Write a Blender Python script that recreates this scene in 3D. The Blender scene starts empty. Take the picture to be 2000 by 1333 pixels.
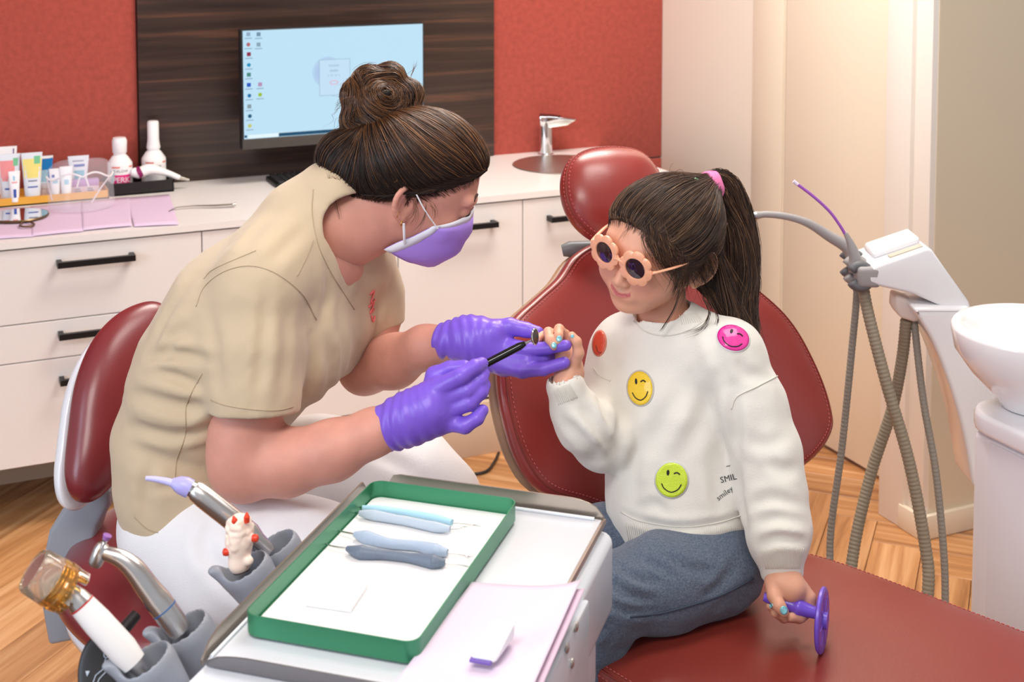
import bpy, bmesh, math, random
import numpy as np
from math import sin, cos, pi, radians
from mathutils import Vector, Matrix
random.seed(7); rng = np.random.default_rng(7)
COL = bpy.context.scene.collection
SC = bpy.context.scene
# ------------------------------------------------------------ camera
F = 2700.0; CY = -8.0; TH = radians(4.06); YA = radians(24.2)
CAM = np.array([0, 0, 1.6])
RT = np.array([cos(YA), -sin(YA), 0.]); FL = np.array([sin(YA), cos(YA), 0.]); UPV = np.array([0, 0, 1.])
FW = FL*cos(TH) - UPV*sin(TH); CU = FL*sin(TH) + UPV*cos(TH)
def ray(x, y): return FW + (x-1000)/F*RT + (CY-y)/F*CU
def W(x, y, d): return CAM + d*ray(x, y)
def onZ(x, y, z): v = ray(x, y); return CAM + v*(z-CAM[2])/v[2]
def onY(x, y, Y): v = ray(x, y); return CAM + v*(Y/v[1])
def onX(x, y, X): v = ray(x, y); return CAM + v*(X/v[0])
def onP(x, y, P0, n): v = ray(x, y); return CAM + v*(((P0-CAM) @ n)/(v @ n))
def RD(rr, dd, z=0.): return RT*rr + FL*dd + UPV*z      # vector from (right, away, up)
def unit(v): v = np.asarray(v, float); return v/np.linalg.norm(v)
cam_d = bpy.data.cameras.new('camera'); cam = bpy.data.objects.new('camera', cam_d); COL.objects.link(cam)
cam.location = CAM; cam.rotation_euler = (pi/2-TH, 0, -YA)
cam_d.sensor_width = 36; cam_d.lens = F/2000*36; cam_d.shift_y = -(666.5-CY)/2000
cam_d.clip_start = .05; cam_d.clip_end = 60
cam_d.dof.use_dof = True; cam_d.dof.focus_distance = 2.05; cam_d.dof.aperture_fstop = 9.0
SC.camera = cam
# ------------------------------------------------------------ world, lights, exposure
w = bpy.data.worlds.new('world'); SC.world = w; w.use_nodes = True
w.node_tree.nodes['Background'].inputs[0].default_value = (.93, .95, 1, 1)
w.node_tree.nodes['Background'].inputs[1].default_value = .50
def area(name, loc, tgt, sx, sy, power, col):
    l = bpy.data.lights.new(name, 'AREA'); l.shape = 'RECTANGLE'; l.size = sx; l.size_y = sy; l.energy = power; l.color = col
    o = bpy.data.objects.new(name, l); COL.objects.link(o); o.location = loc
    o.rotation_euler = (Vector(tgt)-Vector(loc)).to_track_quat('-Z', 'Y').to_euler(); return o
area('window_daylight', (-2.3, .9, 1.7), (.9, 1.9, .9), 1.5, 1.6, 42, (.74, .84, 1.0))
area('overhead_light', (1.4, 1.5, 2.655), (1.4, 1.5, 0), 1.1, .5, 14, (1, .95, .90))
area('ceiling_panel_light', (-.45, .35, 2.655), (-.45, .35, 0), 1.2, .6, 34, (1, .95, .90))
area('warm_ceiling_light', (1.6, 2.85, 2.655), (1.6, 2.85, 0), 1.1, .6, 40, (1, .93, .85))
vs = SC.view_settings; vs.view_transform = 'Standard'; vs.look = 'None'; vs.gamma = 1; vs.use_curve_mapping = False
vs.exposure = 0.0
SC.display_settings.display_device = 'sRGB'
try:
    SC.cycles.max_bounces = 8; SC.cycles.transparent_max_bounces = 12
except Exception: pass
# ------------------------------------------------------------ materials
MATS = {}
def s2l(c): return tuple((x/12.92 if x <= .04045 else ((x+.055)/1.055)**2.4) for x in c)
def mat(name, rgb, rough=.5, metal=0, spec=.5, bump=0, bscale=60, bdet=3, var=0, vscale=8, coat=0, trans=0, alpha=1, emit=0, sss=0, sheen=0, stretch=(1, 1, 1), rgb2=None, ior=1.45, coatr=.1):
    """rgb is 0-255 sRGB"""
    if name in MATS: return MATS[name]
    m = bpy.data.materials.new(name); m.use_nodes = True; nt = m.node_tree; b = nt.nodes['Principled BSDF']
    c = s2l([x/255 for x in rgb]) + (1,)
    b.inputs['Base Color'].default_value = c
    b.inputs['Roughness'].default_value = rough; b.inputs['Metallic'].default_value = metal
    b.inputs['Specular IOR Level'].default_value = spec; b.inputs['IOR'].default_value = ior
    b.inputs['Coat Weight'].default_value = coat; b.inputs['Coat Roughness'].default_value = coatr
    b.inputs['Transmission Weight'].default_value = trans; b.inputs['Alpha'].default_value = alpha
    b.inputs['Sheen Weight'].default_value = sheen
    if sss:
        b.inputs['Subsurface Weight'].default_value = sss; b.inputs['Subsurface Radius'].default_value = (.012, .005, .003); b.inputs['Subsurface Scale'].default_value = 1
    if emit:
        b.inputs['Base Color'].default_value = (0, 0, 0, 1)
        b.inputs['Emission Color'].default_value = c; b.inputs['Emission Strength'].default_value = emit
    if bump or var:
        tc = nt.nodes.new('ShaderNodeTexCoord'); mp = nt.nodes.new('ShaderNodeMapping'); mp.inputs['Scale'].default_value = stretch
        nt.links.new(tc.outputs['Object'], mp.inputs['Vector'])
    if bump:
        n = nt.nodes.new('ShaderNodeTexNoise'); n.inputs['Scale'].default_value = bscale; n.inputs['Detail'].default_value = bdet
        nt.links.new(mp.outputs[0], n.inputs['Vector'])
        bp = nt.nodes.new('ShaderNodeBump'); bp.inputs['Strength'].default_value = bump; bp.inputs['Distance'].default_value = .002
        nt.links.new(n.outputs['Fac'], bp.inputs['Height']); nt.links.new(bp.outputs[0], b.inputs['Normal'])
    if var:
        n = nt.nodes.new('ShaderNodeTexNoise'); n.inputs['Scale'].default_value = vscale; n.inputs['Detail'].default_value = 5
        nt.links.new(mp.outputs[0], n.inputs['Vector'])
        rp = nt.nodes.new('ShaderNodeValToRGB'); rp.color_ramp.elements[0].position = .35; rp.color_ramp.elements[1].position = .65
        c2 = s2l([x/255 for x in rgb2])+(1,) if rgb2 else tuple(min(1, x*(1+var)) for x in c[:3])+(1,)
        rp.color_ramp.elements[0].color = c if rgb2 else tuple(x*(1-var) for x in c[:3])+(1,); rp.color_ramp.elements[1].color = c2
        nt.links.new(n.outputs['Fac'], rp.inputs[0]); nt.links.new(rp.outputs[0], b.inputs['Base Color'])
    MATS[name] = m; return m
# ------------------------------------------------------------ objects
def link(me, name, parent=None, m=None, smooth=True):
    o = bpy.data.objects.new(name, me); COL.objects.link(o)
    if m is not None: me.materials.append(m)
    if smooth:
        me.polygons.foreach_set('use_smooth', np.ones(len(me.polygons), bool))
    if parent is not None: setpar(o, parent)
    return o
def setpar(o, p):
    o.parent = p
    q = p; mt = Matrix.Identity(4)
    while q is not None:
        mt = q.matrix_parent_inverse @ q.matrix_basis if False else mt; q = None
    o.matrix_parent_inverse = world_of(p).inverted()
def world_of(o):
    m = Matrix.LocRotScale(o.location, o.rotation_euler, o.scale)
    if o.parent is not None: m = world_of(o.parent) @ o.matrix_parent_inverse @ m
    return m
def mesh(name, v, f, m=None, parent=None, smooth=True):
    me = bpy.data.meshes.new(name); me.from_pydata([tuple(map(float, p)) for p in v], [], [tuple(map(int, q)) for q in f]); me.update()
    return link(me, name, parent, m, smooth)
def thing(name, loc, label, cat, group=None):
    o = bpy.data.objects.new(name, None); COL.objects.link(o); o.location = tuple(map(float, loc)); o.empty_display_size = .02
    o['label'] = label; o['category'] = cat
    if group: o['group'] = group
    return o
def tag(o, label, cat, group=None):
    o['label'] = label; o['category'] = cat
    if group: o['group'] = group
    return o
def struct(o): o['kind'] = 'structure'; return o
def lab(o, l): o['label'] = l; return o
def sharp_smooth(o, ang=35):
    me = o.data; bm = bmesh.new(); bm.from_mesh(me)
    for e in bm.edges:
        if len(e.link_faces) == 2 and e.calc_face_angle(0) > radians(ang): e.smooth = False
    bm.to_mesh(me); bm.free(); return o
def bx(name, lo, hi, m, parent=None, bev=0, seg=2):
    lo = np.array(lo, float); hi = np.array(hi, float)
    bm = bmesh.new(); bmesh.ops.create_cube(bm, size=1)
    for v in bm.verts: v.co = Vector([(lo[i]+hi[i])/2 + v.co[i]*(hi[i]-lo[i]) for i in range(3)])
    if bev: bmesh.ops.bevel(bm, geom=bm.edges[:], offset=bev, segments=seg, profile=.5, affect='EDGES')
    me = bpy.data.meshes.new(name); bm.to_mesh(me); bm.free()
    return sharp_smooth(link(me, name, parent, m)) if bev else link(me, name, parent, m, smooth=False)
def obx(name, c, ax, half, m, parent=None, bev=0, seg=2):
    """oriented box: centre, three axes, half sizes"""
    A = np.array([unit(a) for a in ax]); c = np.array(c, float)
    bm = bmesh.new(); bmesh.ops.create_cube(bm, size=2)
    for v in bm.verts: v.co = Vector([v.co[i]*half[i] for i in range(3)])
    if bev: bmesh.ops.bevel(bm, geom=bm.edges[:], offset=bev, segments=seg, profile=.5, affect='EDGES')
    for v in bm.verts: v.co = Vector(c + v.co[0]*A[0] + v.co[1]*A[1] + v.co[2]*A[2])
    bmesh.ops.recalc_face_normals(bm, faces=bm.faces[:])
    me = bpy.data.meshes.new(name); bm.to_mesh(me); bm.free()
    return sharp_smooth(link(me, name, parent, m)) if bev else link(me, name, parent, m, smooth=False)
def prism(name, pts, off, m, parent=None, bev=0, seg=2, smooth=True):
    """polygon (3d points) extruded by vector off"""
    n = len(pts); bm = bmesh.new()
    a = [bm.verts.new(Vector(p)) for p in pts]; b = [bm.verts.new(Vector(np.array(p)+off)) for p in pts]
    bm.faces.new(a); bm.faces.new(b[::-1])
    for i in range(n): bm.faces.new((a[i], b[i], b[(i+1) % n], a[(i+1) % n]))
    bmesh.ops.recalc_face_normals(bm, faces=bm.faces[:])
    if bev: bmesh.ops.bevel(bm, geom=[e for e in bm.edges if len(e.link_faces) == 2 and e.calc_face_angle(0) > .6], offset=bev, segments=seg, profile=.5, affect='EDGES')
    me = bpy.data.meshes.new(name); bm.to_mesh(me); bm.free()
    return sharp_smooth(link(me, name, parent, m), 40)
def spline(P, n, closed=False):
    P = np.array(P, float); N = len(P)
    out = []
    segs = N if closed else N-1
    for i in range(segs):
        p0 = P[(i-1) % N] if closed or i > 0 else 2*P[0]-P[1]
        p1 = P[i]; p2 = P[(i+1) % N]
        p3 = P[(i+2) % N] if closed or i+2 < N else 2*P[-1]-P[-2]
        t = np.linspace(0, 1, n, endpoint=False)[:, None]
        out.append(.5*((2*p1)+(-p0+p2)*t+(2*p0-5*p1+4*p2-p3)*t*t+(-p0+3*p1-3*p2+p3)*t**3))
    out = np.vstack(out)
    if not closed: out = np.vstack([out, P[-1:]])
    return out
def tubeVF(P, R, sides=12, caps=True, closed=False, flat=None, fdir=None):
    P = np.array(P, float); n = len(P); R = np.broadcast_to(np.array(R, float), (n,))
    T = np.gradient(P, axis=0)
    if closed: T = np.roll(P, -1, 0)-np.roll(P, 1, 0)
    T /= np.linalg.norm(T, axis=1)[:, None]+1e-12
    ref = np.array([0, 0, 1.]) if abs(T[0] @ np.array([0, 0, 1.])) < .9 else np.array([1., 0, 0])
    if fdir is not None: ref = np.array(fdir, float)
    V = []; a = unit(np.cross(T[0], ref))
    ang = np.arange(sides)/sides*2*pi
    for i in range(n):
        if fdir is not None: a = unit(np.cross(T[i], ref))
        else: a = unit(a - (a @ T[i])*T[i])
        b = np.cross(T[i], a)
        fb = 1 if flat is None else flat
        V.append(P[i] + R[i]*(np.cos(ang)[:, None]*a + fb*np.sin(ang)[:, None]*b))
    V = np.vstack(V); Fc = []
    for i in range(n if closed else n-1):
        j = (i+1) % n
        for k in range(sides):
            l = (k+1) % sides
            Fc.append((i*sides+k, i*sides+l, j*sides+l, j*sides+k))
    if caps and not closed:
        Fc.append(tuple(range(sides))[::-1]); Fc.append(tuple(range((n-1)*sides, n*sides)))
    return V, Fc
def tube(name, P, R, m, parent=None, sides=12, **k):
    V, Fc = tubeVF(P, R, sides, **k); return sharp_smooth(mesh(name, V, Fc, m, parent), 50)
class MB:
    def __init__(s): s.v = []; s.f = []; s.n = 0
    def add(s, V, Fc):
        s.v.append(np.asarray(V, float)); s.f += [tuple(i+s.n for i in q) for q in Fc]; s.n += len(V)
    def tube(s, *a, **k): s.add(*tubeVF(*a, **k)); return s
    def box(s, c, ax, half):
        c = np.array(c, float); A = [unit(a) for a in ax]
        V = [c+sx*half[0]*A[0]+sy*half[1]*A[1]+sz*half[2]*A[2] for sx in (-1, 1) for sy in (-1, 1) for sz in (-1, 1)]
        s.add(V, [(0, 1, 3, 2), (4, 6, 7, 5), (0, 4, 5, 1), (2, 3, 7, 6), (0, 2, 6, 4), (1, 5, 7, 3)]); return s
    def build(s, name, m, parent=None, smooth=True):
        return mesh(name, np.vstack(s.v), s.f, m, parent, smooth)
def lathe(name, prof, c, m, parent=None, seg=32, axis=(0, 0, 1), ref=None, sx=1, sy=1):
    """prof: list of (radius, height) along axis from c"""
    ax = unit(axis); r0 = np.array([1., 0, 0]) if ref is None else np.array(ref, float)
    if abs(unit(r0) @ ax) > .95: r0 = np.array([0, 1., 0])
    a = unit(r0-(r0 @ ax)*ax); b = np.cross(ax, a); c = np.array(c, float)
    V = []; Fc = []; n = len(prof); ang = np.arange(seg)/seg*2*pi
    for r, h in prof: V.append(c + ax*h + max(r, 1e-5)*(np.cos(ang)[:, None]*a*sx + np.sin(ang)[:, None]*b*sy))
    for i in range(n-1):
        for k in range(seg):
            l = (k+1) % seg; Fc.append((i*seg+k, i*seg+l, (i+1)*seg+l, (i+1)*seg+k))
    if prof[0][0] > 1e-4: Fc.append(tuple(range(seg))[::-1])
    if prof[-1][0] > 1e-4: Fc.append(tuple(range((n-1)*seg, n*seg)))
    return sharp_smooth(mesh(name, np.vstack(V), Fc, m, parent), 38)
def cushion(name, outl, m, parent, N, Tf, Tb, bend=None, p=2.3, rings=14, n=8, dens=None, center=None, flatc=1.0):
    """outl: 3d outline points (star shaped), N front normal, Tf/Tb thickness front/back"""
    N = unit(N); O = spline(outl, n, True); c = O.mean(0) if center is None else np.array(center, float); k = len(O)
    V = []; Fc = []
    ss = [sin(t) for t in np.linspace(pi/2, 0.02, rings)]
    def ring(s, w):
        Q = c + (O-c)*s + N*w
        if bend is not None: Q = bend(Q, c)
        return Q
    for s in ss: V.append(ring(s, Tf*(1-s**p)**(1/p)))
    V.append(ring(0, Tf)[:1]); ft = rings*k
    base2 = ft+1
    for s in ss[1:]: V.append(ring(s, -Tb*(1-s**p)**(1/p)))
    V.append(ring(0, -Tb)[:1]); bt = base2+(rings-1)*k
    for i in range(rings-1):
        for j in range(k):
            l = (j+1) % k; Fc.append((i*k+j, i*k+l, (i+1)*k+l, (i+1)*k+j))
    for j in range(k): Fc.append(((rings-1)*k+j, (rings-1)*k+(j+1) % k, ft))
    idx = lambda i, j: (j if i == 0 else base2+(i-1)*k+j)
    for i in range(rings-1):
        for j in range(k):
            l = (j+1) % k; Fc.append((idx(i, l), idx(i, j), idx(i+1, j), idx(i+1, l)))
    for j in range(k): Fc.append((idx(rings-1, (j+1) % k), idx(rings-1, j), bt))
    o = mesh(name, np.vstack(V), Fc, m, parent)
    bm = bmesh.new(); bm.from_mesh(o.data); bmesh.ops.recalc_face_normals(bm, faces=bm.faces[:]); bm.to_mesh(o.data); bm.free()
    return o, ring
def textm(name, s, size, m, parent, mapf, extrude=0, spacing=1.0, align='CENTER'):
    """text as a flat mesh mapped by mapf(u, v) -> 3d point"""
    cu = bpy.data.curves.new(name, 'FONT'); cu.body = s; cu.size = size; cu.align_x = align; cu.resolution_u = 3; cu.space_character = spacing
    o = bpy.data.objects.new(name, cu); COL.objects.link(o)
    bpy.context.view_layer.update()
    dg = bpy.context.evaluated_depsgraph_get(); me = bpy.data.meshes.new_from_object(o.evaluated_get(dg))
    bpy.data.objects.remove(o); bpy.data.curves.remove(cu)
    for v in me.vertices: v.co = Vector(mapf(v.co.x, v.co.y))
    me.name = name
    return link(me, name, parent, m, False)
# ------------------------------------------------------------ signed-distance modelling
def smin(a, b, k):
    h = np.clip(.5+.5*(b-a)/k, 0, 1); return b*(1-h)+a*h-k*h*(1-h)
def cone(a, b, ra, rb, fl=None, ff=1.0):
    a = np.asarray(a, float); b = np.asarray(b, float); d = b-a; L2 = d @ d+1e-12; R = max(ra, rb)*max(1, ff)
    f = None if fl is None else unit(fl)
    def fn(X, Y, Z):
        x = X-a[0]; y = Y-a[1]; z = Z-a[2]
        t = np.clip((x*d[0]+y*d[1]+z*d[2])/L2, 0, 1)
        x = x-t*d[0]; y = y-t*d[1]; z = z-t*d[2]
        q = x*x+y*y+z*z
        if f is not None:
            s = x*f[0]+y*f[1]+z*f[2]; q = q - s*s*(1-1/(ff*ff))
        return np.sqrt(np.maximum(q, 0)) - (ra+(rb-ra)*t)
    return fn, np.minimum(a, b)-R, np.maximum(a, b)+R
def ell(c, ax, rad):
    c = np.asarray(c, float); A = [unit(v) for v in ax]; R = max(rad); mn = min(rad)
    def fn(X, Y, Z):
        x = X-c[0]; y = Y-c[1]; z = Z-c[2]; q = 0; g = 0
        for v, r in zip(A, rad):
            s = x*v[0]+y*v[1]+z*v[2]; q = q+(s/r)**2; g = g+(s/(r*r))**2
        k0 = np.sqrt(q); k1 = np.sqrt(g)+1e-9
        return k0*(k0-1)/k1
    return fn, c-R, c+R
class Vol:
    def __init__(s): s.p = []
    def add(s, prim, k=.01, op='u'):
        s.p.append((prim, k, op)); return s
    def chain(s, pts, rad, k=.01, fl=None, ff=1.0, op='u'):
        for i in range(len(pts)-1): s.add(cone(pts[i], pts[i+1], rad[i], rad[i+1], fl, ff if np.isscalar(ff) else (ff[i]+ff[i+1])/2), k, op)
        return s
    def at(s, P, disp=None):
        X, Y, Z = P[:, 0], P[:, 1], P[:, 2]; D = np.full(len(P), 1.)
        for (fn, lo, hi), k, op in s.p:
            v = fn(X, Y, Z)
            D = smin(D, v, k) if op == 'u' else -smin(-D, v, k) if op == 's' else -smin(-D, -v, k)
        disp = getattr(s, 'disp', None) if disp is None else disp
        if disp is not None: D = D+disp(X, Y, Z)
        return D
    def grid(s, h, disp=None):
        u = [q for q in s.p if q[2] == 'u']
        lo = np.min([q[0][1]-q[1]*.3 for q in u], axis=0)-3*h; hi = np.max([q[0][2]+q[1]*.3 for q in u], axis=0)+3*h
        n = np.ceil((hi-lo)/h).astype(int)+1
        D = np.full(n, .5, np.float32); ax = [(lo[i]+h*np.arange(n[i])).astype(np.float32) for i in range(3)]
        for (fn, a, b), k, op in s.p:
            mg = k*1.6+4*h
            if op == 'i': sl = [slice(0, m) for m in n]
            else:
                i0 = np.clip(np.floor((a-mg-lo)/h).astype(int), 0, n); i1 = np.clip(np.ceil((b+mg-lo)/h).astype(int)+1, 0, n)
                sl = [slice(i0[i], i1[i]) for i in range(3)]
                if any(i1 <= i0): continue
            v = fn(ax[0][sl[0]][:, None, None], ax[1][sl[1]][None, :, None], ax[2][sl[2]][None, None, :]).astype(np.float32)
            d = D[tuple(sl)]
            D[tuple(sl)] = smin(d, v, k) if op == 'u' else -smin(-d, v, k) if op == 's' else -smin(-d, -v, k)
        if disp is not None:
            near = np.argwhere(np.abs(D) < 4*h+.012)
            if len(near):
                D[tuple(near.T)] += disp(ax[0][near[:, 0]], ax[1][near[:, 1]], ax[2][near[:, 2]]).astype(np.float32)
        return D, lo, h
    def mesh(s, h, disp=None, smooth=2):
        D, lo, h = s.grid(h, disp); return nets(D, lo, h, smooth)
def nets(D, lo, h, smooth=2):
    S = D < 0; n = np.array(D.shape)
    c = np.zeros(n-1, np.uint8)
    for i in (0, 1):
        for j in (0, 1):
            for k in (0, 1): c += S[i:n[0]-1+i, j:n[1]-1+j, k:n[2]-1+k]
    act = (c > 0) & (c < 8); idx = np.argwhere(act); vid = np.full(n-1, -1, np.int64); vid[act] = np.arange(len(idx))
    acc = np.zeros((len(idx), 3)); cnt = np.zeros(len(idx))
    for ax in range(3):
        for o1 in (0, 1):
            for o2 in (0, 1):
                a = idx.copy(); oth = [q for q in range(3) if q != ax]; a[:, oth[0]] += o1; a[:, oth[1]] += o2
                b = a.copy(); b[:, ax] += 1
                da = D[tuple(a.T)]; db = D[tuple(b.T)]; m = (da < 0) != (db < 0)
                t = np.where(m, da/(da-db+1e-20), 0); p = a.astype(float); p[:, ax] += t
                acc[m] += p[m]; cnt[m] += 1
    V = acc/np.maximum(cnt, 1)[:, None]
    Fs = []
    for ax in range(3):
        o = [q for q in range(3) if q != ax]
        sl0 = [slice(None)]*3; sl1 = [slice(None)]*3; sl0[ax] = slice(0, -1); sl1[ax] = slice(1, None)
        A = S[tuple(sl0)]; B = S[tuple(sl1)]; e = np.argwhere(A != B)
        e = e[(e[:, o[0]] > 0) & (e[:, o[1]] > 0) & (e[:, o[0]] < n[o[0]]-1) & (e[:, o[1]] < n[o[1]]-1)]
        q = []
        for d0, d1 in ((1, 1), (0, 1), (0, 0), (1, 0)):
            g = e.copy(); g[:, o[0]] -= d0; g[:, o[1]] -= d1; q.append(vid[tuple(g.T)])
        q = np.array(q).T; inside = A[tuple(e.T)]
        flip = inside if ax != 1 else ~inside
        q[~flip] = q[~flip][:, ::-1]
        Fs.append(q)
    Q = np.vstack(Fs); Q = Q[(Q >= 0).all(1)]
    ed = np.vstack([Q[:, [0, 1]], Q[:, [1, 2]], Q[:, [2, 3]], Q[:, [3, 0]]])
    for _ in range(smooth):
        s = np.zeros_like(V); k = np.bincount(ed.ravel(), minlength=len(V))
        for a in range(3):
            s[:, a] = np.bincount(ed[:, 0], V[ed[:, 1], a], len(V))+np.bincount(ed[:, 1], V[ed[:, 0], a], len(V))
        V = .5*V+.5*s/np.maximum(k, 1)[:, None]
    return V*h+lo, Q
def joinVQ(parts):
    V = []; Q = []; n = 0
    for v, q in parts: V.append(v); Q.append(q+n); n += len(v)
    return np.vstack(V), np.vstack(Q)
def qmesh(name, V, Q, m, parent=None, attr=None):
    me = bpy.data.meshes.new(name); me.vertices.add(len(V)); me.vertices.foreach_set('co', V.astype(np.float32).ravel())
    k = Q.shape[1]
    me.loops.add(Q.size); me.loops.foreach_set('vertex_index', Q.astype(np.int32).ravel())
    me.polygons.add(len(Q)); me.polygons.foreach_set('loop_start', np.arange(0, Q.size, k, dtype=np.int32))
    me.update(calc_edges=True)
    if attr is not None:
        for an, av in attr.items():
            ca = me.color_attributes.new(an, 'FLOAT_COLOR', 'POINT'); ca.data.foreach_set('color', av.astype(np.float32).ravel())
    return link(me, name, parent, m)
def attr_mat(name, aname, rough=.5, spec=.5, bump=0, bscale=200, sss=0, sheen=0, varc=0, vscale=20, metal=0):
    m = bpy.data.materials.new(name); m.use_nodes = True; nt = m.node_tree; b = nt.nodes['Principled BSDF']
    at = nt.nodes.new('ShaderNodeAttribute'); at.attribute_name = aname
    src = at.outputs['Color']
    tc = nt.nodes.new('ShaderNodeTexCoord')
    if varc:
        n = nt.nodes.new('ShaderNodeTexNoise'); n.inputs['Scale'].default_value = vscale; n.inputs['Detail'].default_value = 4
        nt.links.new(tc.outputs['Object'], n.inputs['Vector'])
        hs = nt.nodes.new('ShaderNodeMapRange'); hs.inputs['From Min'].default_value = .3; hs.inputs['From Max'].default_value = .7
        hs.inputs['To Min'].default_value = 1-varc; hs.inputs['To Max'].default_value = 1+varc
        nt.links.new(n.outputs['Fac'], hs.inputs['Value'])
        vm = nt.nodes.new('ShaderNodeVectorMath'); vm.operation = 'SCALE'
        nt.links.new(src, vm.inputs[0]); nt.links.new(hs.outputs[0], vm.inputs['Scale']); src = vm.outputs[0]
    nt.links.new(src, b.inputs['Base Color'])
    b.inputs['Roughness'].default_value = rough; b.inputs['Specular IOR Level'].default_value = spec; b.inputs['Sheen Weight'].default_value = sheen; b.inputs['Metallic'].default_value = metal
    if sss:
        b.inputs['Subsurface Weight'].default_value = sss; b.inputs['Subsurface Radius'].default_value = (.010, .004, .0025); b.inputs['Subsurface Scale'].default_value = 1
    if bump:
        n = nt.nodes.new('ShaderNodeTexNoise'); n.inputs['Scale'].default_value = bscale; nt.links.new(tc.outputs['Object'], n.inputs['Vector'])
        bp = nt.nodes.new('ShaderNodeBump'); bp.inputs['Strength'].default_value = bump; bp.inputs['Distance'].default_value = .001
        nt.links.new(n.outputs['Fac'], bp.inputs['Height']); nt.links.new(bp.outputs[0], b.inputs['Normal'])
    return m
def RGB(r, g, b): return np.array(s2l((r/255, g/255, b/255))+(1,))
# ============================================================ THE ROOM
BACK = 4.17; RX = 2.44; PX = 2.30; SY = 2.64
def wood_mat(name, c1, c2, c3, axis=0, scale=1.0, rough=.35, rnd=True, bump=.15, c4=None):
    m = bpy.data.materials.new(name); m.use_nodes = True; nt = m.node_tree; b = nt.nodes['Principled BSDF']; L = nt.links.new
    tc = nt.nodes.new('ShaderNodeTexCoord'); mp = nt.nodes.new('ShaderNodeMapping')
    s = [14*scale]*3; s[axis] = .9*scale; mp.inputs['Scale'].default_value = s
    L(tc.outputs['Object'], mp.inputs['Vector'])
    if rnd:
        oi = nt.nodes.new('ShaderNodeObjectInfo'); cx = nt.nodes.new('ShaderNodeCombineXYZ'); mu = nt.nodes.new('ShaderNodeMath'); mu.operation = 'MULTIPLY'; mu.inputs[1].default_value = 57
        L(oi.outputs['Random'], mu.inputs[0]); L(mu.outputs[0], cx.inputs[0]); L(mu.outputs[0], cx.inputs[2]); L(cx.outputs[0], mp.inputs['Location'])
    n = nt.nodes.new('ShaderNodeTexNoise'); n.inputs['Scale'].default_value = 2.2; n.inputs['Detail'].default_value = 7; n.inputs['Roughness'].default_value = .62; n.inputs['Distortion'].default_value = .5
    L(mp.outputs[0], n.inputs['Vector'])
    rp = nt.nodes.new('ShaderNodeValToRGB'); e = rp.color_ramp.elements
    e[0].position = .3; e[1].position = .7; e[0].color = s2l([x/255 for x in c1])+(1,); e[1].color = s2l([x/255 for x in c3])+(1,)
    q = e.new(.5); q.color = s2l([x/255 for x in c2])+(1,)
    L(n.outputs['Fac'], rp.inputs[0]); src = rp.outputs[0]
    if rnd:
        mr = nt.nodes.new('ShaderNodeMapRange'); mr.inputs['To Min'].default_value = .78; mr.inputs['To Max'].default_value = 1.18
        L(oi.outputs['Random'], mr.inputs[0]); vm = nt.nodes.new('ShaderNodeVectorMath'); vm.operation = 'SCALE'; L(src, vm.inputs[0]); L(mr.outputs[0], vm.inputs['Scale']); src = vm.outputs[0]
    L(src, b.inputs['Base Color']); b.inputs['Roughness'].default_value = rough
    bp = nt.nodes.new('ShaderNodeBump'); bp.inputs['Strength'].default_value = bump; bp.inputs['Distance'].default_value = .001
    L(n.outputs['Fac'], bp.inputs['Height']); L(bp.outputs[0], b.inputs['Normal'])
    return m
M_floor = wood_mat('oak_floor', (158, 104, 60), (204, 146, 94), (230, 180, 130), 0, 1.0, .38)
M_sub = mat('floor_joint', (92, 60, 38), .8)
fl_ = struct(bx('floor', (-2.6, -.6, -.05), (4.2, BACK, -.012), M_sub))
PL, PW = .60, .12
bmp = bmesh.new(); bmesh.ops.create_cube(bmp, size=1)
for v in bmp.verts: v.co = Vector((v.co.x*(PL-.0016), v.co.y*(PW-.0016), v.co.z*.012))
bmesh.ops.bevel(bmp, geom=bmp.edges[:], offset=.0012, segments=1, affect='EDGES')
plank_me = bpy.data.meshes.new('plank'); bmp.to_mesh(plank_me); bmp.free(); plank_me.materials.append(M_floor)
cnt = 0; R45 = Matrix.Rotation(radians(45), 3, 'Z')
def inview(P, mx=650):
    q = np.array(P)-CAM; d = q @ FW
    if d < .3: return False
    x = 1000+F*(q @ RT)/d; y = CY-F*(q @ CU)/d
    return -mx < x < 2000+mx and -mx < y < 1333+mx
for i in range(-50, 60):
    for k in range(-8, 9):
        for typ in (0, 1):
            x0 = i*PW+k*2*PL; y0 = i*PW
            if typ == 0: cx_, cy_, ro = x0+PL/2, y0+PW/2, 0
            else: cx_, cy_, ro = x0+PL+PW/2, y0+PW-PL/2, pi/2
            c = R45 @ Vector((cx_, cy_, 0)) + Vector((1.0, 2.0, 0))
            if not (-2.5 < c.x < 3.4 and .2 < c.y < BACK-.05): continue
            if c.x > RX+.2 and c.y > SY+.05: continue
            if c.y > 4.08: continue
            if not inview((c.x, c.y, 0)): continue
            o = bpy.data.objects.new('plank', plank_me); COL.objects.link(o); o.location = (c.x, c.y, -.006); o.rotation_euler = (0, 0, ro+pi/4); setpar(o, fl_); cnt += 1
print('planks', cnt)
M_felt_l = mat('red_felt', (172, 76, 64), .95, bump=.5, bscale=300, var=.10, vscale=60, sheen=.2)
M_wallr = mat('cream_wall', (243, 232, 216), .6, bump=.04, bscale=90)
M_wallb = mat('beige_wall', (230, 214, 188), .75, bump=.06, bscale=120)
M_white = mat('white_paint', (246, 238, 228), .45)
M_plain = mat('plaster_white', (236, 230, 222), .8)
wb = struct(bx('wall_back', (-2.6, BACK, -.05), (RX+.12, BACK+.1, 2.7), M_plain))
fz = 0.775
zs = float(onY(1280, 306, BACK)[2])
bx('felt_panel', (-2.4, BACK-.02, .76), (.652, BACK, 2.65), M_felt_l, wb, .003)
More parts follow.
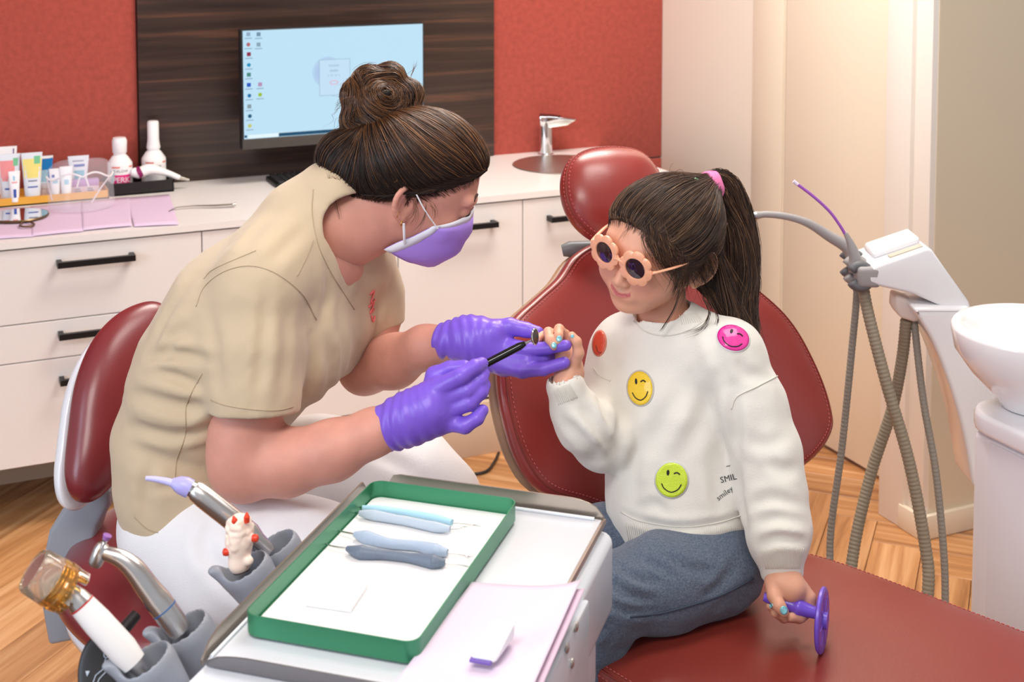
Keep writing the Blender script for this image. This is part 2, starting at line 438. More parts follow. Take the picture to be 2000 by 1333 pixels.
bx('felt_panel', (1.797, BACK-.02, zs+.003), (RX-.001, BACK, 2.65), M_felt_l, wb, .003)
bx('felt_panel', (2.19, BACK-.02, .05), (RX-.001, BACK, zs-.003), M_felt_l, wb, .003)
M_ven = wood_mat('macassar_veneer', (38, 27, 24), (62, 46, 40), (118, 78, 58), 0, .8, .34, rnd=False, bump=.08)
# second mat tuned: fine horizontal grain
nt = M_ven.node_tree; mp_ = [n for n in nt.nodes if n.type == 'MAPPING'][0]; mp_.inputs['Scale'].default_value = (.55, 1, 17)
rp_ = [n for n in nt.nodes if n.type == 'VALTORGB'][0]; rp_.color_ramp.elements[1].position = .53; rp_.color_ramp.elements[2].position = .78
wp = bx('wall_panel', (.654, BACK-.034, .752), (1.795, BACK, 2.62), M_ven, None, .001)
tag(wp, 'dark striped wood veneer panel on the back wall behind the monitor', 'wall panel')
# right wall with door
wr = struct(bx('wall_right', (RX, 3.43, -.05), (RX+.1, BACK+.1, 2.7), M_wallr))
M_wallr2 = mat('cream_panel', (240, 226, 204), .6)
struct(bx('trim_1', (RX-.006, 3.432, 0), (RX, 3.592, 2.65), M_wallr2, None, .002))
M_gap = mat('door_gap', (200, 170, 120), .9)
dr = struct(bx('door_1', (RX-.004, 2.80, .012), (RX+.04, 3.416, 2.3), mat('cream_door', (243, 230, 208), .45), None, .002))
struct(bx('trim_2', (RX+.012, 3.410, 0), (RX+.03, 3.436, 2.3), M_gap))
struct(bx('door_frame', (PX, 2.70, 0), (RX+.05, 2.795, 2.65), M_white, None, .003))
wp2 = struct(bx('wall_pilaster', (PX+.012, SY, -.02), (RX+.1, 2.712, 2.7), M_white, None, .002))
wsd = struct(bx('wall_side', (PX+.03, SY-.002, -.05), (4.2, SY+.1, 2.7), M_wallb))
M_skirt = mat('skirting_paint', (238, 224, 202), .5)
struct(bx('baseboard_side', (PX-.002, SY-.016, 0), (4.2, SY-.001, .062), M_skirt, None, .004))
struct(bx('baseboard_right', (PX-.004, SY-.016, 0), (PX+.012, 2.715, .062), M_skirt, None, .004))
struct(bx('door_header', (RX-.01, 2.70, 2.3), (RX+.05, 3.436, 2.7), M_white))
struct(bx('ceiling', (-2.6, -.6, 2.7), (4.2, BACK+.1, 2.76), M_plain))
M_lampon = mat('light_diffuser', (255, 250, 244), .5, emit=3.0)
def ceil_light(x, y, l):
    t = thing('ceiling_light', (x, y, 2.69), l, 'ceiling light')
    bx('light_frame', (x-.62, y-.32, 2.672), (x+.62, y+.32, 2.70), M_white, t, .004)
    bx('light_diffuser', (x-.58, y-.28, 2.668), (x+.58, y+.28, 2.674), M_lampon, t)
# ============================================================ COUNTER AND CABINETS
CF = 3.60; CT = .75
M_lam = mat('white_laminate', (240, 235, 232), .38, coat=.15, coatr=.2)
M_top = mat('white_worktop', (243, 238, 235), .35, coat=.1, coatr=.25)
M_blk = mat('black_metal', (30, 29, 30), .38, metal=.3)
M_car = mat('cabinet_carcass', (60, 54, 52), .8)
M_pl = mat('beige_plinth', (214, 190, 166), .6)
# worktop with a round hole for the basin
def worktop():
    x0, x1, y0, y1 = -1.2, 2.19, CF-.02, BACK-.0201
    c = onZ(1075, 325, CT); cx, cy = float(c[0])+.045, float(c[1])+.01
    bm = bmesh.new(); n = 64; Rr = .152
    circ = []; sq = []
    for i in range(n):
        a = 2*pi*i/n; circ.append((cx+Rr*cos(a), cy+Rr*sin(a)))
        ca, sa = cos(a), sin(a); t = 1e9
        if ca > 1e-9: t = min(t, (x1-cx)/ca)
        if ca < -1e-9: t = min(t, (x0-cx)/ca)
        if sa > 1e-9: t = min(t, (y1-cy)/sa)
        if sa < -1e-9: t = min(t, (y0-cy)/sa)
        sq.append([cx+t*ca, cy+t*sa])
    for (X, Y) in ((x0, y0), (x0, y1), (x1, y0), (x1, y1)):
        j = min(range(n), key=lambda i: (sq[i][0]-X)**2+(sq[i][1]-Y)**2 if True else 0)
        sq[j] = [X, Y]
    zt, zb = CT, CT-.018
    vt = [bm.verts.new((*p, zt)) for p in circ]; st = [bm.verts.new((*p, zt)) for p in sq]
    vb = [bm.verts.new((*p, zb)) for p in circ]; sb = [bm.verts.new((*p, zb)) for p in sq]
    for i in range(n):
        j = (i+1) % n
        bm.faces.new((vt[i], st[i], st[j], vt[j])); bm.faces.new((vb[j], sb[j], sb[i], vb[i]))
        bm.faces.new((vt[j], vb[j], vb[i], vt[i])); bm.faces.new((st[i], sb[i], sb[j], st[j]))
    bmesh.ops.recalc_face_normals(bm, faces=bm.faces[:])
    me = bpy.data.meshes.new('worktop'); bm.to_mesh(me); bm.free()
    o = link(me, 'worktop', None, M_top, False)
    tag(o, 'long white worktop running along the red wall over the drawers', 'worktop'); return cx, cy
SCX, SCY = worktop()
def handle(par, xa, xb, z, front):
    mb = MB()
    mb.box(((xa+xb)/2, front-.030, z), ((1, 0, 0), (0, 1, 0), (0, 0, 1)), ((xb-xa)/2, .006, .0075))
    for x in (xa+.006, xb-.006): mb.box((x, front-.013, z), ((1, 0, 0), (0, 1, 0), (0, 0, 1)), (.006, .013, .0075))
    return mb.build('handle', M_blk, par, False)
def cabinet(x0, x1, fronts, label, kick, top=CT-.019):
    t = thing('cabinet', ((x0+x1)/2, CF+.25, 0), label, 'cabinet')
    bx('body', (x0+.001, CF+.004, .175), (x1-.001, BACK-.02, top), M_car, t)
    bx('side_panel', (x0, CF+.0045, .172), (x0+.001, BACK-.02, CT-.019), M_lam, t)
    for z0, z1, hx0, hx1, hz, nm in fronts:
        f = bx(nm, (x0+.0015, CF-.014, z0+.0015), (x1-.0015, CF+.004, z1-.0015), M_lam, t, .001, 1)
        if hx0 is not None: handle(f, hx0, hx1, hz, CF-.014)
    if kick: bx('plinth', (x0, CF+.32, 0), (x1, CF+.335, .175), M_pl, t)
    else: bx('plinth', (x0, CF-.03, 0), (x1, CF-.012, .155), M_pl, t, .001)
    return t
cabinet(-.36, .178, [(.538, .728, -.18, .01, .685, 'drawer'), (.440, .538, -.18, .01, .502, 'drawer'), (.172, .440, -.18, .01, .39, 'drawer')], 'white drawer unit at the far left end, mostly outside the picture', True)
cabinet(.178, .721, [(.538, .728, .356, .546, .685, 'drawer'), (.440, .538, .356, .546, .502, 'drawer'), (.172, .440, .356, .546, .385, 'drawer')], 'white three-drawer unit with black bar handles behind the stool', True)
cabinet(.721, 1.264, [(.172, .728, .90, 1.09, .685, 'door')], 'white cupboard hidden behind the woman in the beige tunic', True)
cabinet(1.264, 1.646, [(.160, .728, 1.36, 1.555, .672, 'door')], 'white cupboard between the two people, left of the sink cupboard', False)  #
cabinet(1.646, 2.188, [(.160, .728, 1.722, 1.915, .668, 'door')], 'white sink cupboard with a black bar handle behind the headrest', False, CT-.16)
# basin and tap
M_chr = mat('chrome', (222, 222, 226), .07, metal=1)
M_steel = mat('brushed_steel', (200, 195, 186), .38, metal=1)
t = thing('sink', (SCX, SCY, CT), 'round stainless steel basin set in the white worktop', 'sink')
lathe('basin', [(.158, .0015), (.156, .003), (.150, .0015), (.148, -.004), (.143, -.05), (.120, -.105), (.06, -.125), (.022, -.128)], (SCX, SCY, CT), M_steel, t, 48)
lathe('basin_shell', [(.151, -.003), (.146, -.052), (.122, -.108), (.06, -.129), (.001, -.131)], (SCX, SCY, CT), M_steel, t, 40)
lathe('drain', [(.03, -.126), (.029, -.121), (.022, -.1205), (.019, -.125), (.006, -.126), (.005, -.118), (.001, -.117)], (SCX, SCY, CT), M_chr, t, 24)
fb = onZ(1066, 302, CT); fb[2] = CT
t = thing('tap', fb, 'chrome sensor tap beside the round basin', 'tap')
bm = bmesh.new()
tp = np.array([fb[0], fb[1]])
mb = []
lathe('tap_body', [(.026, 0), (.026, .004), (.022, .006), (.021, .10), (.020, .112), (.001, .113)], fb, M_chr, t, 32)
dirx = unit(np.array([.93, -.36, 0])); ny = np.cross([0, 0, 1.], dirx)
def slab(name, pts2, hw, m, par, bev):   # pts2 in (along, z)
    P = [fb+dirx*a-ny*hw+UPV*z for a, z in pts2]
    return prism(name, P, ny*2*hw, m, par, bev)
slab('spout', [(-.020, .098), (.010, .092), (.070, .100), (.098, .116), (.098, .121), (.02, .130), (-.022, .132)], .020, M_chr, t, .004)
slab('sensor_cap', [(-.0215, .1325), (.02, .1305), (.05, .1265), (.05, .129), (.02, .1335), (-.0215, .1355)], .017, mat('dark_glass', (70, 26, 26), .1), t, .001)
# ============================================================ MONITOR
MY = 3.98
t = thing('monitor', (1.2, MY+.1, .75), 'flat monitor showing a pale blue desktop on the wood panel', 'monitor')
x0, x1, z0, z1 = .926, 1.488, .862, 1.213
M_bez = mat('monitor_plastic', (34, 33, 36), .35)
bx('monitor_housing', (x0-.004, MY, z0), (x1+.004, MY+.035, z1+.004), M_bez, t, .004)
bx('wall_mount', (1.15, MY+.035, .96), (1.26, BACK-.034, 1.08), M_blk, t, .003)
M_chin = mat('monitor_chin', (72, 66, 62), .45)
bx('chin', (x0-.003, MY-.004, z0+.001), (x1+.003, MY+.001, .8935), M_chin, t, .001)
scr = bpy.data.materials.new('screen_glow'); scr.use_nodes = True
bs = scr.node_tree.nodes['Principled BSDF']; bs.inputs['Base Color'].default_value = (0, 0, 0, 1); bs.inputs['Roughness'].default_value = .3
bs.inputs['Emission Color'].default_value = RGB(192, 228, 248); bs.inputs['Emission Strength'].default_value = .98
o = bx('screen', (x0+.002, MY-.0025, .894), (x1-.002, MY-.0005, z1), scr, t)
ceil_light(-.45, .35, 'flat ceiling light panel above the camera side of the room'); ceil_light(1.4, 1.5, 'flat ceiling light panel above the treatment chair'); ceil_light(1.6, 2.85, 'flat ceiling light panel above the door side of the room')
def em(name, c, s=.9): return mat(name, c, .4, emit=s)
def sp(px, py): return onY(px, py, MY-.003)
def icon(px, py, wpx, hpx, c, name='desktop_icon', r=True):
    p = sp(px, py); s = .00146
    if r: lathe(name, [(wpx*s/2, 0), (.0001, .0004)], p, em('px%d_%d_%d' % c, c), o, 14, (0, -1, 0), (1, 0, 0), 1, hpx/wpx)
    else: bx(name, (p[0]-wpx*s/2, MY-.0034, p[2]-hpx*s/2), (p[0]+wpx*s/2, MY-.0028, p[2]+hpx*s/2), em('px%d_%d_%d' % c, c), o)
for (x, y, c, rnd) in [(485, 67, (150, 180, 205), 0), (505, 67, (120, 150, 180), 0), (485, 87, (200, 90, 90), 1), (505, 87, (140, 170, 190), 0), (486, 106, (150, 30, 70), 0), (486, 127, (20, 150, 200), 1), (486, 146, (70, 140, 130), 0),
        (486, 166, (20, 90, 200), 0), (508, 165, (190, 150, 190), 0), (487, 187, (20, 120, 180), 1), (508, 185, (160, 200, 40), 1), (487, 208, (140, 160, 170), 0), (488, 227, (20, 90, 130), 1), (488, 246, (200, 210, 120), 1)]:
    icon(x, y, 8, 8, c, r=bool(rnd)); icon(x, y+8, 15, 1.4, (120, 150, 180), 'icon_caption', False)
    if c == (200, 90, 90): icon(x-1, y, 5, 6, (20, 150, 190))
bx('taskbar', (x0+.014, MY-.0034, .8955), (x0+.014+.09, MY-.0028, .9055), em('search_bar', (228, 246, 250), 1), o)
bx('taskbar', (x0+.105, MY-.0034, .8955), (x1-.002, MY-.0028, .9055), em('task_dark', (10, 84, 120), .8), o)
for i, xx in enumerate((545, 558, 569, 578, 587, 596)): icon(xx, 260.5-i*.5-.3*i, 4, 4, (225, 235, 235), 'taskbar_icon')
icon(480, 267, 5, 5, (10, 84, 120), 'taskbar_icon', False)
# wallpaper: soft lilac blot and a thin framed card with lips
for k, (rr, cc) in enumerate([(40, (184, 214, 244)), (34, (180, 206, 240)), (26, (172, 198, 236))]):
    p = sp(640, 141); lathe('blot', [(rr*.00146/2*1.6, 0), (.0001, .0001)], p+np.array([0, -.0002*k, 0]), em('blot%d' % k, cc, .95), o, 40, (0, -1, 0), (1, 0, 0))
pa, pb = sp(623, 117), sp(684, 184)
bx('card', (pa[0], MY-.0042, pb[2]), (pb[0], MY-.0036, pa[2]), em('card_pale', (196, 226, 247), .98), o)
for (a, b_, c_, d_) in ((pa[0], pb[0], pa[2]-.0012, pa[2]), (pa[0], pb[0], pb[2], pb[2]+.0012), (pa[0], pa[0]+.0012, pb[2], pa[2]), (pb[0]-.0012, pb[0], pb[2], pa[2])):
    bx('card_frame', (a, MY-.0046, c_), (b_, MY-.0040, d_), em('card_line', (150, 176, 196), .9), o)
for (y, hw) in ((128, .016), (138, .013), (147, .019)):
    pp = sp(652, y)
    for k in range(-4, 5):
        if k % 3 or y != 147: bx('card_text', (pp[0]+k*hw/4.5-.0011, MY-.0046, pp[2]-.003), (pp[0]+k*hw/4.5+.0009, MY-.0040, pp[2]+.003), em('card_ink', (172, 200, 222), .9), o)
pp = sp(652, 161); V, Fc = tubeVF([pp+np.array([.012*cos(a), -.0015, .0055*sin(a)]) for a in np.linspace(0, 2*pi, 24, endpoint=False)], .0017, 5, closed=True)
mesh('lips_print', V, Fc, em('lips_pink', (226, 178, 206), .95), o)
# keyboard
kb = onZ(575, 350, CT)
t = thing('keyboard', (kb[0], kb[1], CT), 'black keyboard lying on the worktop under the monitor', 'keyboard')
bx('keyboard_base', (1.01, 3.93, CT), (1.40, 4.06, CT+.014), M_blk, t, .004)
mb = MB()
for r_ in range(5):
    for k in range(19):
        mb.box((1.027+k*.0197, 3.943+r_*.0235, CT+.017), ((1, 0, 0), (0, 1, 0), (0, 0, 1)), (.0082, .0095, .0035))
kk = mb.build('keys', mat('key_plastic', (44, 43, 46), .5), t, False); kk['kind'] = 'stuff'
# ============================================================ THINGS ON THE WORKTOP
def opx(x, y): return onZ(x, y, CT)
PXM = lambda p: F/((np.array(p)-CAM) @ FW)      # pixels per metre at a point
M_amber = mat('amber_plastic', (232, 172, 72), .35)
a0 = opx(-60, 413); a1 = opx(212, 386)
yf = (a0[1]+a1[1])/2
t = thing('amber_tray', (a1[0]-.2, yf+.06, CT), 'long amber tray along the worktop holding the toothpaste tubes', 'tray')
mb = MB(); ex = ((1, 0, 0), (0, 1, 0), (0, 0, 1)); tw = .0025
tx0, tx1, ty0, ty1 = a0[0], a1[0], yf, yf+.125
mb.box(((tx0+tx1)/2, (ty0+ty1)/2, CT+.002), ex, ((tx1-tx0)/2, (ty1-ty0)/2, .002))
mb.box(((tx0+tx1)/2, ty0+tw/2, CT+.012), ex, ((tx1-tx0)/2, tw/2, .012)); mb.box(((tx0+tx1)/2, ty1-tw/2, CT+.012), ex, ((tx1-tx0)/2, tw/2, .012))
mb.box((tx0+tw/2, (ty0+ty1)/2, CT+.012), ex, (tw/2, (ty1-ty0)/2, .012)); mb.box((tx1-tw/2, (ty0+ty1)/2, CT+.012), ex, (tw/2, (ty1-ty0)/2, .012))
mb.build('tray_shell', M_amber, t, False)
M_wp = mat('white_plastic', (246, 246, 248), .35)
def paste(px, pyt, pyb, wpx, dy, mcol, mcap, label, cap_h=.018, prints=(), tilt=0, name='toothpaste_tube', grp=None, alpha=None):
    b = onY(px, pyb, ty0+dy); b[2] = CT+.0045; k = PXM(b); H = (pyb-pyt)/k*1.0; Wd = wpx/k/2
    t = thing(name, b, label, 'toothpaste tube', grp)
    r0 = min(Wd*.62, .016)
    lathe('cap', [(r0*.95, 0), (r0, .002), (r0, cap_h-.002), (r0*.93, cap_h)], b, mcap, t, 20)
    V = []; n = 10; S = 24
    for i in range(n):
        s = i/(n-1); hw = (Wd*.72)*(1-s)+Wd*s; hd = .0135*(1-s**1.3)+.0012; z = cap_h+(H-cap_h)*s
        off = tilt*s
        for q in range(S):
            A = 2*pi*q/S; V.append(b+np.array([hw*cos(A)+off, hd*sin(A), z]))
    Fc = [(i*S+q, i*S+(q+1) % S, (i+1)*S+(q+1) % S, (i+1)*S+q) for i in range(n-1) for q in range(S)]+[tuple(range(S))[::-1], tuple(range((n-1)*S, n*S))]
    body = sharp_smooth(mesh('tube_body', V, Fc, mcol, t), 50)
    for (u0, u1, s0, s1, m_) in prints:
        P = []
        for s in np.linspace(s0, s1, 5):
            hw = (Wd*.72)*(1-s)+Wd*s; hd = .0135*(1-s**1.3)+.0012; z = cap_h+(H-cap_h)*s
            for u in np.linspace(u0, u1, 5):
                P.append(b+np.array([hw*u+tilt*s, -hd*math.sqrt(max(0, 1-u*u))-.0006, z]))
        mesh('label_print', P, [(i*5+j, i*5+j+1, i*5+j+6, i*5+j+5) for i in range(4) for j in range(4)], m_, body)
    return t
def C_(n, c, **k): return mat(n, c, k.pop('r', .4), **k)
pk = C_('print_pink', (236, 150, 150)); ye = C_('print_yellow', (240, 224, 130)); gr = C_('print_green', (120, 196, 150)); bl = C_('print_blue', (52, 84, 170)); lb = C_('print_pale_blue', (160, 205, 225)); rd_ = C_('cap_red', (232, 74, 58)); pu = C_('print_purple', (112, 52, 140)); db = C_('tube_blue', (16, 124, 196)); tq = C_('tube_turquoise', (120, 190, 214)); tb = C_('tube_pale', (226, 232, 240)); gy = C_('print_grey', (120, 130, 150))
paste(12, 262, 366, 44, .085, M_wp, M_wp, 'large white tube with a purple stripe at the far left', prints=[(.66, .76, .15, .95, pu), (.0, .06, .5, .8, gy)])
paste(20, 295, 392, 42, .030, tb, M_wp, 'pale toothpaste tube with pink and green print', prints=[(-.9, .5, .45, .85, pk), (.35, .8, .72, .9, gr), (-.6, .2, .18, .22, bl), (-.8, -.2, .38, .46, pk)])
paste(29, 329, 394, 22, .010, M_wp, rd_, 'small white tube with a red cap and blue mark, foremost at the left', .008, prints=[(-.3, .3, .15, .42, bl), (-.5, .5, .62, .66, pk), (-.25, .1, .7, .85, lb)])
paste(64, 291, 388, 40, .022, tb, M_wp, 'yellow and white toothpaste tube with a green spot', prints=[(-.9, .95, .42, .86, ye), (.2, .8, .74, .92, gr), (-.6, .6, .2, .23, bl), (-.5, .5, .34, .37, gy)])
paste(85, 279, 358, 38, .088, db, M_wp, 'bright blue toothpaste tube with a white crimped end', prints=[(-1, 1, .92, 1, M_wp), (-.4, .5, .1, .6, lb)])
paste(108, 320, 381, 22, .026, M_wp, M_wp, 'slim white tube with pale blue print, left one of the slim pair', .007, prints=[(-.5, .5, .5, .62, lb), (-.6, -.1, .7, .8, bl)])
paste(130, 315, 379, 25, .022, M_wp, M_wp, 'slim white tube with a blue ring print, right one of the slim pair', .007, prints=[(-.4, .4, .42, .58, lb)])
paste(154, 278, 352, 40, .085, tb, M_wp, 'clear and turquoise gel tube standing behind the face shield', prints=[(-1, 1, .0, .55, tq), (-.5, .6, .66, .74, bl), (-.6, .5, .82, .86, gy)])
# small boxes and a cream pot standing in the tray
b = onY(167, 372, ty0+.05); b[2] = CT+.0045
t = thing('carton', b, 'small lilac and white carton in the amber tray behind the face shield', 'carton')
bx('carton_body', (b[0]-.045, b[1]-.012, b[2]), (b[0]+.036, b[1]+.014, b[2]+.038), C_('carton_mauve', (222, 202, 214)), t, .001)
bx('carton_band', (b[0]-.045, b[1]-.0128, b[2]+.028), (b[0]+.036, b[1]+.0145, b[2]+.046), C_('carton_lilac', (190, 150, 206)), t, .001)
for u in (-.02, .014):
    for k in range(3): bx('carton_print', (b[0]+u-.010, b[1]-.0128, b[2]+.008+k*.006), (b[0]+u+.010-.003*k, b[1]-.0118, b[2]+.0105+k*.006), gy, t)
b = onY(88, 383, ty0+.06); b[2] = CT+.0045
t = thing('cream_jar', b, 'small pale jar standing in the amber tray beside the yellow tube', 'jar')
lathe('jar_body', [(.016, 0), (.018, .003), (.018, .026), (.015, .031)], b, C_('jar_pale', (226, 208, 204)), t, 24); lathe('jar_lid', [(.017, .031), (.017, .040), (.015, .042)], b, M_wp, t, 24)
# black tray with bottles and handpiece
c0 = opx(217, 386); c1 = opx(336, 373); yb = (c0[1]+c1[1])/2
t = thing('black_tray', ((c0[0]+c1[0])/2, yb+.06, CT), 'black open tray on the worktop holding two powder bottles', 'tray')
M_bt = mat('black_plastic', (34, 30, 31), .4)
mb = MB(); X0, X1, Y0, Y1 = c0[0], c1[0]+.004, yb, yb+.135; H = .036
mb.box(((X0+X1)/2, (Y0+Y1)/2, CT+.002), ex, ((X1-X0)/2, (Y1-Y0)/2, .002))
for (cx_, cy_, hx, hy) in (((X0+X1)/2, Y0+.0015, (X1-X0)/2, .0015), ((X0+X1)/2, Y1-.0015, (X1-X0)/2, .0015), (X0+.0015, (Y0+Y1)/2, .0015, (Y1-Y0)/2), (X1-.0015, (Y0+Y1)/2, .0015, (Y1-Y0)/2)):
    mb.box((cx_, cy_, CT+H/2), ex, (hx, hy, H/2))
mb.build('tray_shell', M_bt, t, False)
M_bot = mat('bottle_white', (248, 246, 246), .3); M_or = mat('label_orange', (240, 110, 84), .4); M_mg = mat('label_magenta', (232, 36, 132), .4); M_txt = mat('label_grey', (104, 106, 116), .5)
def bottle(px, dy, ytop, spray, label):
    b = onY(px, 360, Y0+dy); b[2] = CT+.0045; k = PXM(b)
    ztop = onY(px, ytop, b[1])[2]; Hh = ztop-b[2]; r = .0352
    t = thing('powder_bottle', b, label, 'bottle')
    body = lathe('bottle_body', [(r*.93, 0), (r, .003), (r, .078), (r*.98, .083), (r*.62, .102), (r*.5, .105), (r*.5, .111), (.001, .111)], b, M_bot, t, 40)
    if spray: lathe('nozzle', [(r*.56, .1115), (r*.56, .117), (r*.47, .138), (r*.47, Hh-.005), (r*.40, Hh), (.001, Hh+.0005)], b, M_bot, t, 28)
    else: lathe('screw_cap', [(r*.54, .1115), (r*.57, .113), (r*.6, Hh-.010), (r*.5, Hh-.001), (.001, Hh)], b, M_bot, t, 28)
    view = unit(np.array([CAM[0]-b[0], CAM[1]-b[1], 0])); side = np.array([-view[1], view[0], 0])   # side points to picture right
    if side @ RT < 0: side = -side
    def cyl(u, v, rr=.0356): a = u/rr; return b+view*rr*cos(a)+side*rr*sin(a)+UPV*v
    def patch(u0, u1, v0, v1, m_, nm):
        U = np.linspace(u0, u1, 10); P = [cyl(u, v) for v in (v0, v1) for u in U]
        mesh(nm, P, [(i, i+1, i+11, i+10) for i in range(9)], m_, body)
    patch(-.026, .0, .072, .0758, M_or, 'label_band'); patch(.028, .045, .072, .0758, M_or, 'label_band')
    textm('label_text', 'P-FLOW' if not spray else 'P-FLOW', .0115, M_txt, body, lambda u, v: cyl(u+.002, v+.059, .0358), spacing=1.05)
    patch(-.030, -.016, .034, .064, mat('label_pale_teal', (190, 216, 222), .5), 'label_mark')
    if not spray:
        patch(-.018, .032, .024, .052, M_mg, 'label_block')
        textm('label_text', 'PERIO', .023, M_wp, body, lambda u, v: cyl(u+.008, v+.030, .0360), spacing=.95)
    return t
bottle(235, .052, 268, False, 'white powder bottle with a pink PERIO label and short cap')
bottle(301, .085, 236, True, 'white powder bottle with a tall tapering nozzle')
hb = onY(300, 345, Y0+.02)
def hp(x, y): return onY(x, y, Y0+.020)
t = thing('air_polishing_handpiece', hp(300, 345), 'white air-polishing handpiece with a magenta ring lying across the black tray', 'handpiece')
V, Fc = tubeVF(spline([hp(264, 341), hp(275, 337), hp(292, 331), hp(312, 334), hp(334, 341), hp(350, 347)], 6), list(np.interp(np.linspace(0, 1, 31), [0, .1, .25, .45, .7, 1], [.012, .016, .0165, .0155, .010, .0072])), 20)
sharp_smooth(mesh('handpiece_body', V, Fc, M_bot, t), 50)
tube('magenta_ring', [hp(268, 339), hp(276, 335)], [.0172, .0178], mat('ring_magenta', (140, 24, 92), .35), t, 24)
tube('connector', [hp(256, 337), hp(263, 337), hp(268, 338)], [.010, .0145, .015], M_bot, t, 20)
tube('nozzle_tip', [hp(350, 347), hp(362, 350), hp(369, 352)], [.0068, .0045, .004], M_steel, t, 16)
# lilac napkins
M_nap = mat('lilac_napkin', (224, 200, 226), .85, bump=.25, bscale=70)
def sheet(name, px, z, label, cat, dz=None, m=M_nap, th=.0012, group=None, nx=18, ny=10, base=CT):
    q = [onZ(x, y, base) for x, y in px]; V = []
    for j in range(ny):
        for i in range(nx):
            s, t_ = i/(nx-1), j/(ny-1)
            p = (1-t_)*((1-s)*q[0]+s*q[1])+t_*((1-s)*q[3]+s*q[2])
            p = p+UPV*(z+(dz(s, t_) if dz else .0012*(1+sin(9*s+3*t_))/2)); V.append(p)
    n = len(V); V = V+[p-UPV*th for p in V]
    Fc = [(j*nx+i, j*nx+i+1, (j+1)*nx+i+1, (j+1)*nx+i) for j in range(ny-1) for i in range(nx-1)]
    Fc += [tuple(k+n for k in f[::-1]) for f in Fc]
    rim = [i for i in range(nx)]+[j*nx+nx-1 for j in range(1, ny)]+[(ny-1)*nx+i for i in range(nx-2, -1, -1)]+[j*nx for j in range(ny-2, 0, -1)]
    for a, b_ in zip(rim, rim[1:]+rim[:1]): Fc.append((b_, a, a+n, b_+n))
    o = mesh(name, V, Fc, m); bm = bmesh.new(); bm.from_mesh(o.data); bmesh.ops.recalc_face_normals(bm, faces=bm.faces[:]); bm.to_mesh(o.data); bm.free()
    return tag(o, label, cat, group)
dr_ = lambda s, t: .0008+.0010*abs(sin(3.1*s))*t
sheet('napkin', [(-70, 411), (70, 406), (66, 464), (-75, 474)], .0022, 'lilac paper napkin under the round mirror, leftmost on the worktop', 'napkin', dr_)
sheet('napkin', [(60, 406), (166, 396), (163, 454), (62, 464)], .0030, 'lilac paper napkin under the left half of the face shield', 'napkin', dr_)
sheet('napkin', [(158, 397), (252, 388), (258, 444), (161, 453)], .0038, 'lilac paper napkin between the face shield and the end napkin', 'napkin', dr_)
sheet('napkin', [(246, 389), (331, 382), (349, 441), (262, 445)], .0030, 'lilac paper napkin at the right end under the tweezers tip', 'napkin', dr_)
# round mirror
mc = opx(36, 428); M_brass = mat('antique_brass', (120, 100, 70), .3, metal=.9)
t = thing('hand_mirror', (mc[0], mc[1], CT+.005), 'round hand mirror in a bronze rim lying on the lilac napkin', 'mirror')
lathe('mirror_back', [(.074, 0), (.077, .002), (.078, .005), (.076, .0075)], mc+UPV*.005, M_brass, t, 48)
lathe('mirror_glass', [(.0745, .0076), (.0001, .0079)], mc+UPV*.005, mat('mirror_silver', (235, 238, 240), .02, metal=1), t, 48)
hl = [mc+UPV*.009+np.array([.012+.016*sin(a)*(1-.45*cos(a)), -.108+.032*cos(a)*1.0, 0]) for a in np.linspace(.35, 2*pi-.35, 22)]
tube('handle_loop', hl, .0026, M_brass, t, 8)
# tweezers
t = thing('tweezers', opx(400, 407), 'steel tweezers lying on the worktop beside the end napkin', 'tweezers')
pts = [opx(330, 417), opx(345, 410), opx(380, 407), opx(420, 407), opx(458, 405)]
for s in (-1, 1):
    tube('arm', [p+UPV*(.006+.002*i/4)+np.array([0, s*.0022*(1+min(i, 3)*.5), 0]) for i, p in enumerate(pts)], [.0011, .0016, .0022, .0036, .0038], M_steel, t, 10, flat=.35)
tube('tweezer_end', [pts[-1]+UPV*.0078+np.array([-.006, 0, 0]), pts[-1]+UPV*.0078+np.array([.004, 0, 0])], .0042, M_steel, t, 10)
# face shield
vb = opx(168, 424); M_vis = mat('clear_film', (240, 240, 250), .05, alpha=.13, spec=.6)
t = thing('face_shield', (vb[0], vb[1], CT), 'clear plastic face shield with a white spectacle frame, standing on the napkins', 'face shield')
V = []; nx, ny = 33, 14; Rv = .092; Hs = .150
for j in range(ny):
    for i in range(nx):
        s = -1+2*i/(nx-1); v = j/(ny-1); a = s*1.25
        top = Hs*(1-.30*abs(s)**3.2); bot = .003+.012*abs(s)**4
        z = bot+(top-bot)*v
        V.append(vb+np.array([Rv*sin(a), .025+Rv*(1-cos(a))*.9+.10*v*.35, z*.95+.0045]))
Fc = [(j*nx+i, j*nx+i+1, (j+1)*nx+i+1, (j+1)*nx+i) for j in range(ny-1) for i in range(nx-1)]
o = mesh('visor', V, Fc, M_vis, t)
md = o.modifiers.new('thick', 'SOLIDIFY'); md.thickness = .0007
M_fr = mat('frame_white', (250, 248, 248), .2)
def vp(s, z, out=.004): a = s*1.25; return vb+np.array([Rv*sin(a), .025+Rv*(1-cos(a))*.9+.035*z/.15+out, z*.95+.0045])
brow = [vp(s, .098+.010*cos(abs(s)*6.0-1.6), .006) for s in np.linspace(-1, 1, 33)]
tube('brow_bar', brow, .0026, M_fr, t, 8)
for s in (-1, 1): tube('nose_pad_arm', [vp(.05*s, .100, .006), vp(.09*s, .088, .010), vp(.13*s, .070, .014)], .0024, M_fr, t, 8)
tube('temple', [brow[-1], brow[-1]+np.array([-.03, .02, -.045]), brow[-1]+np.array([-.055, .03, -.088])], .0022, M_fr, t, 8)
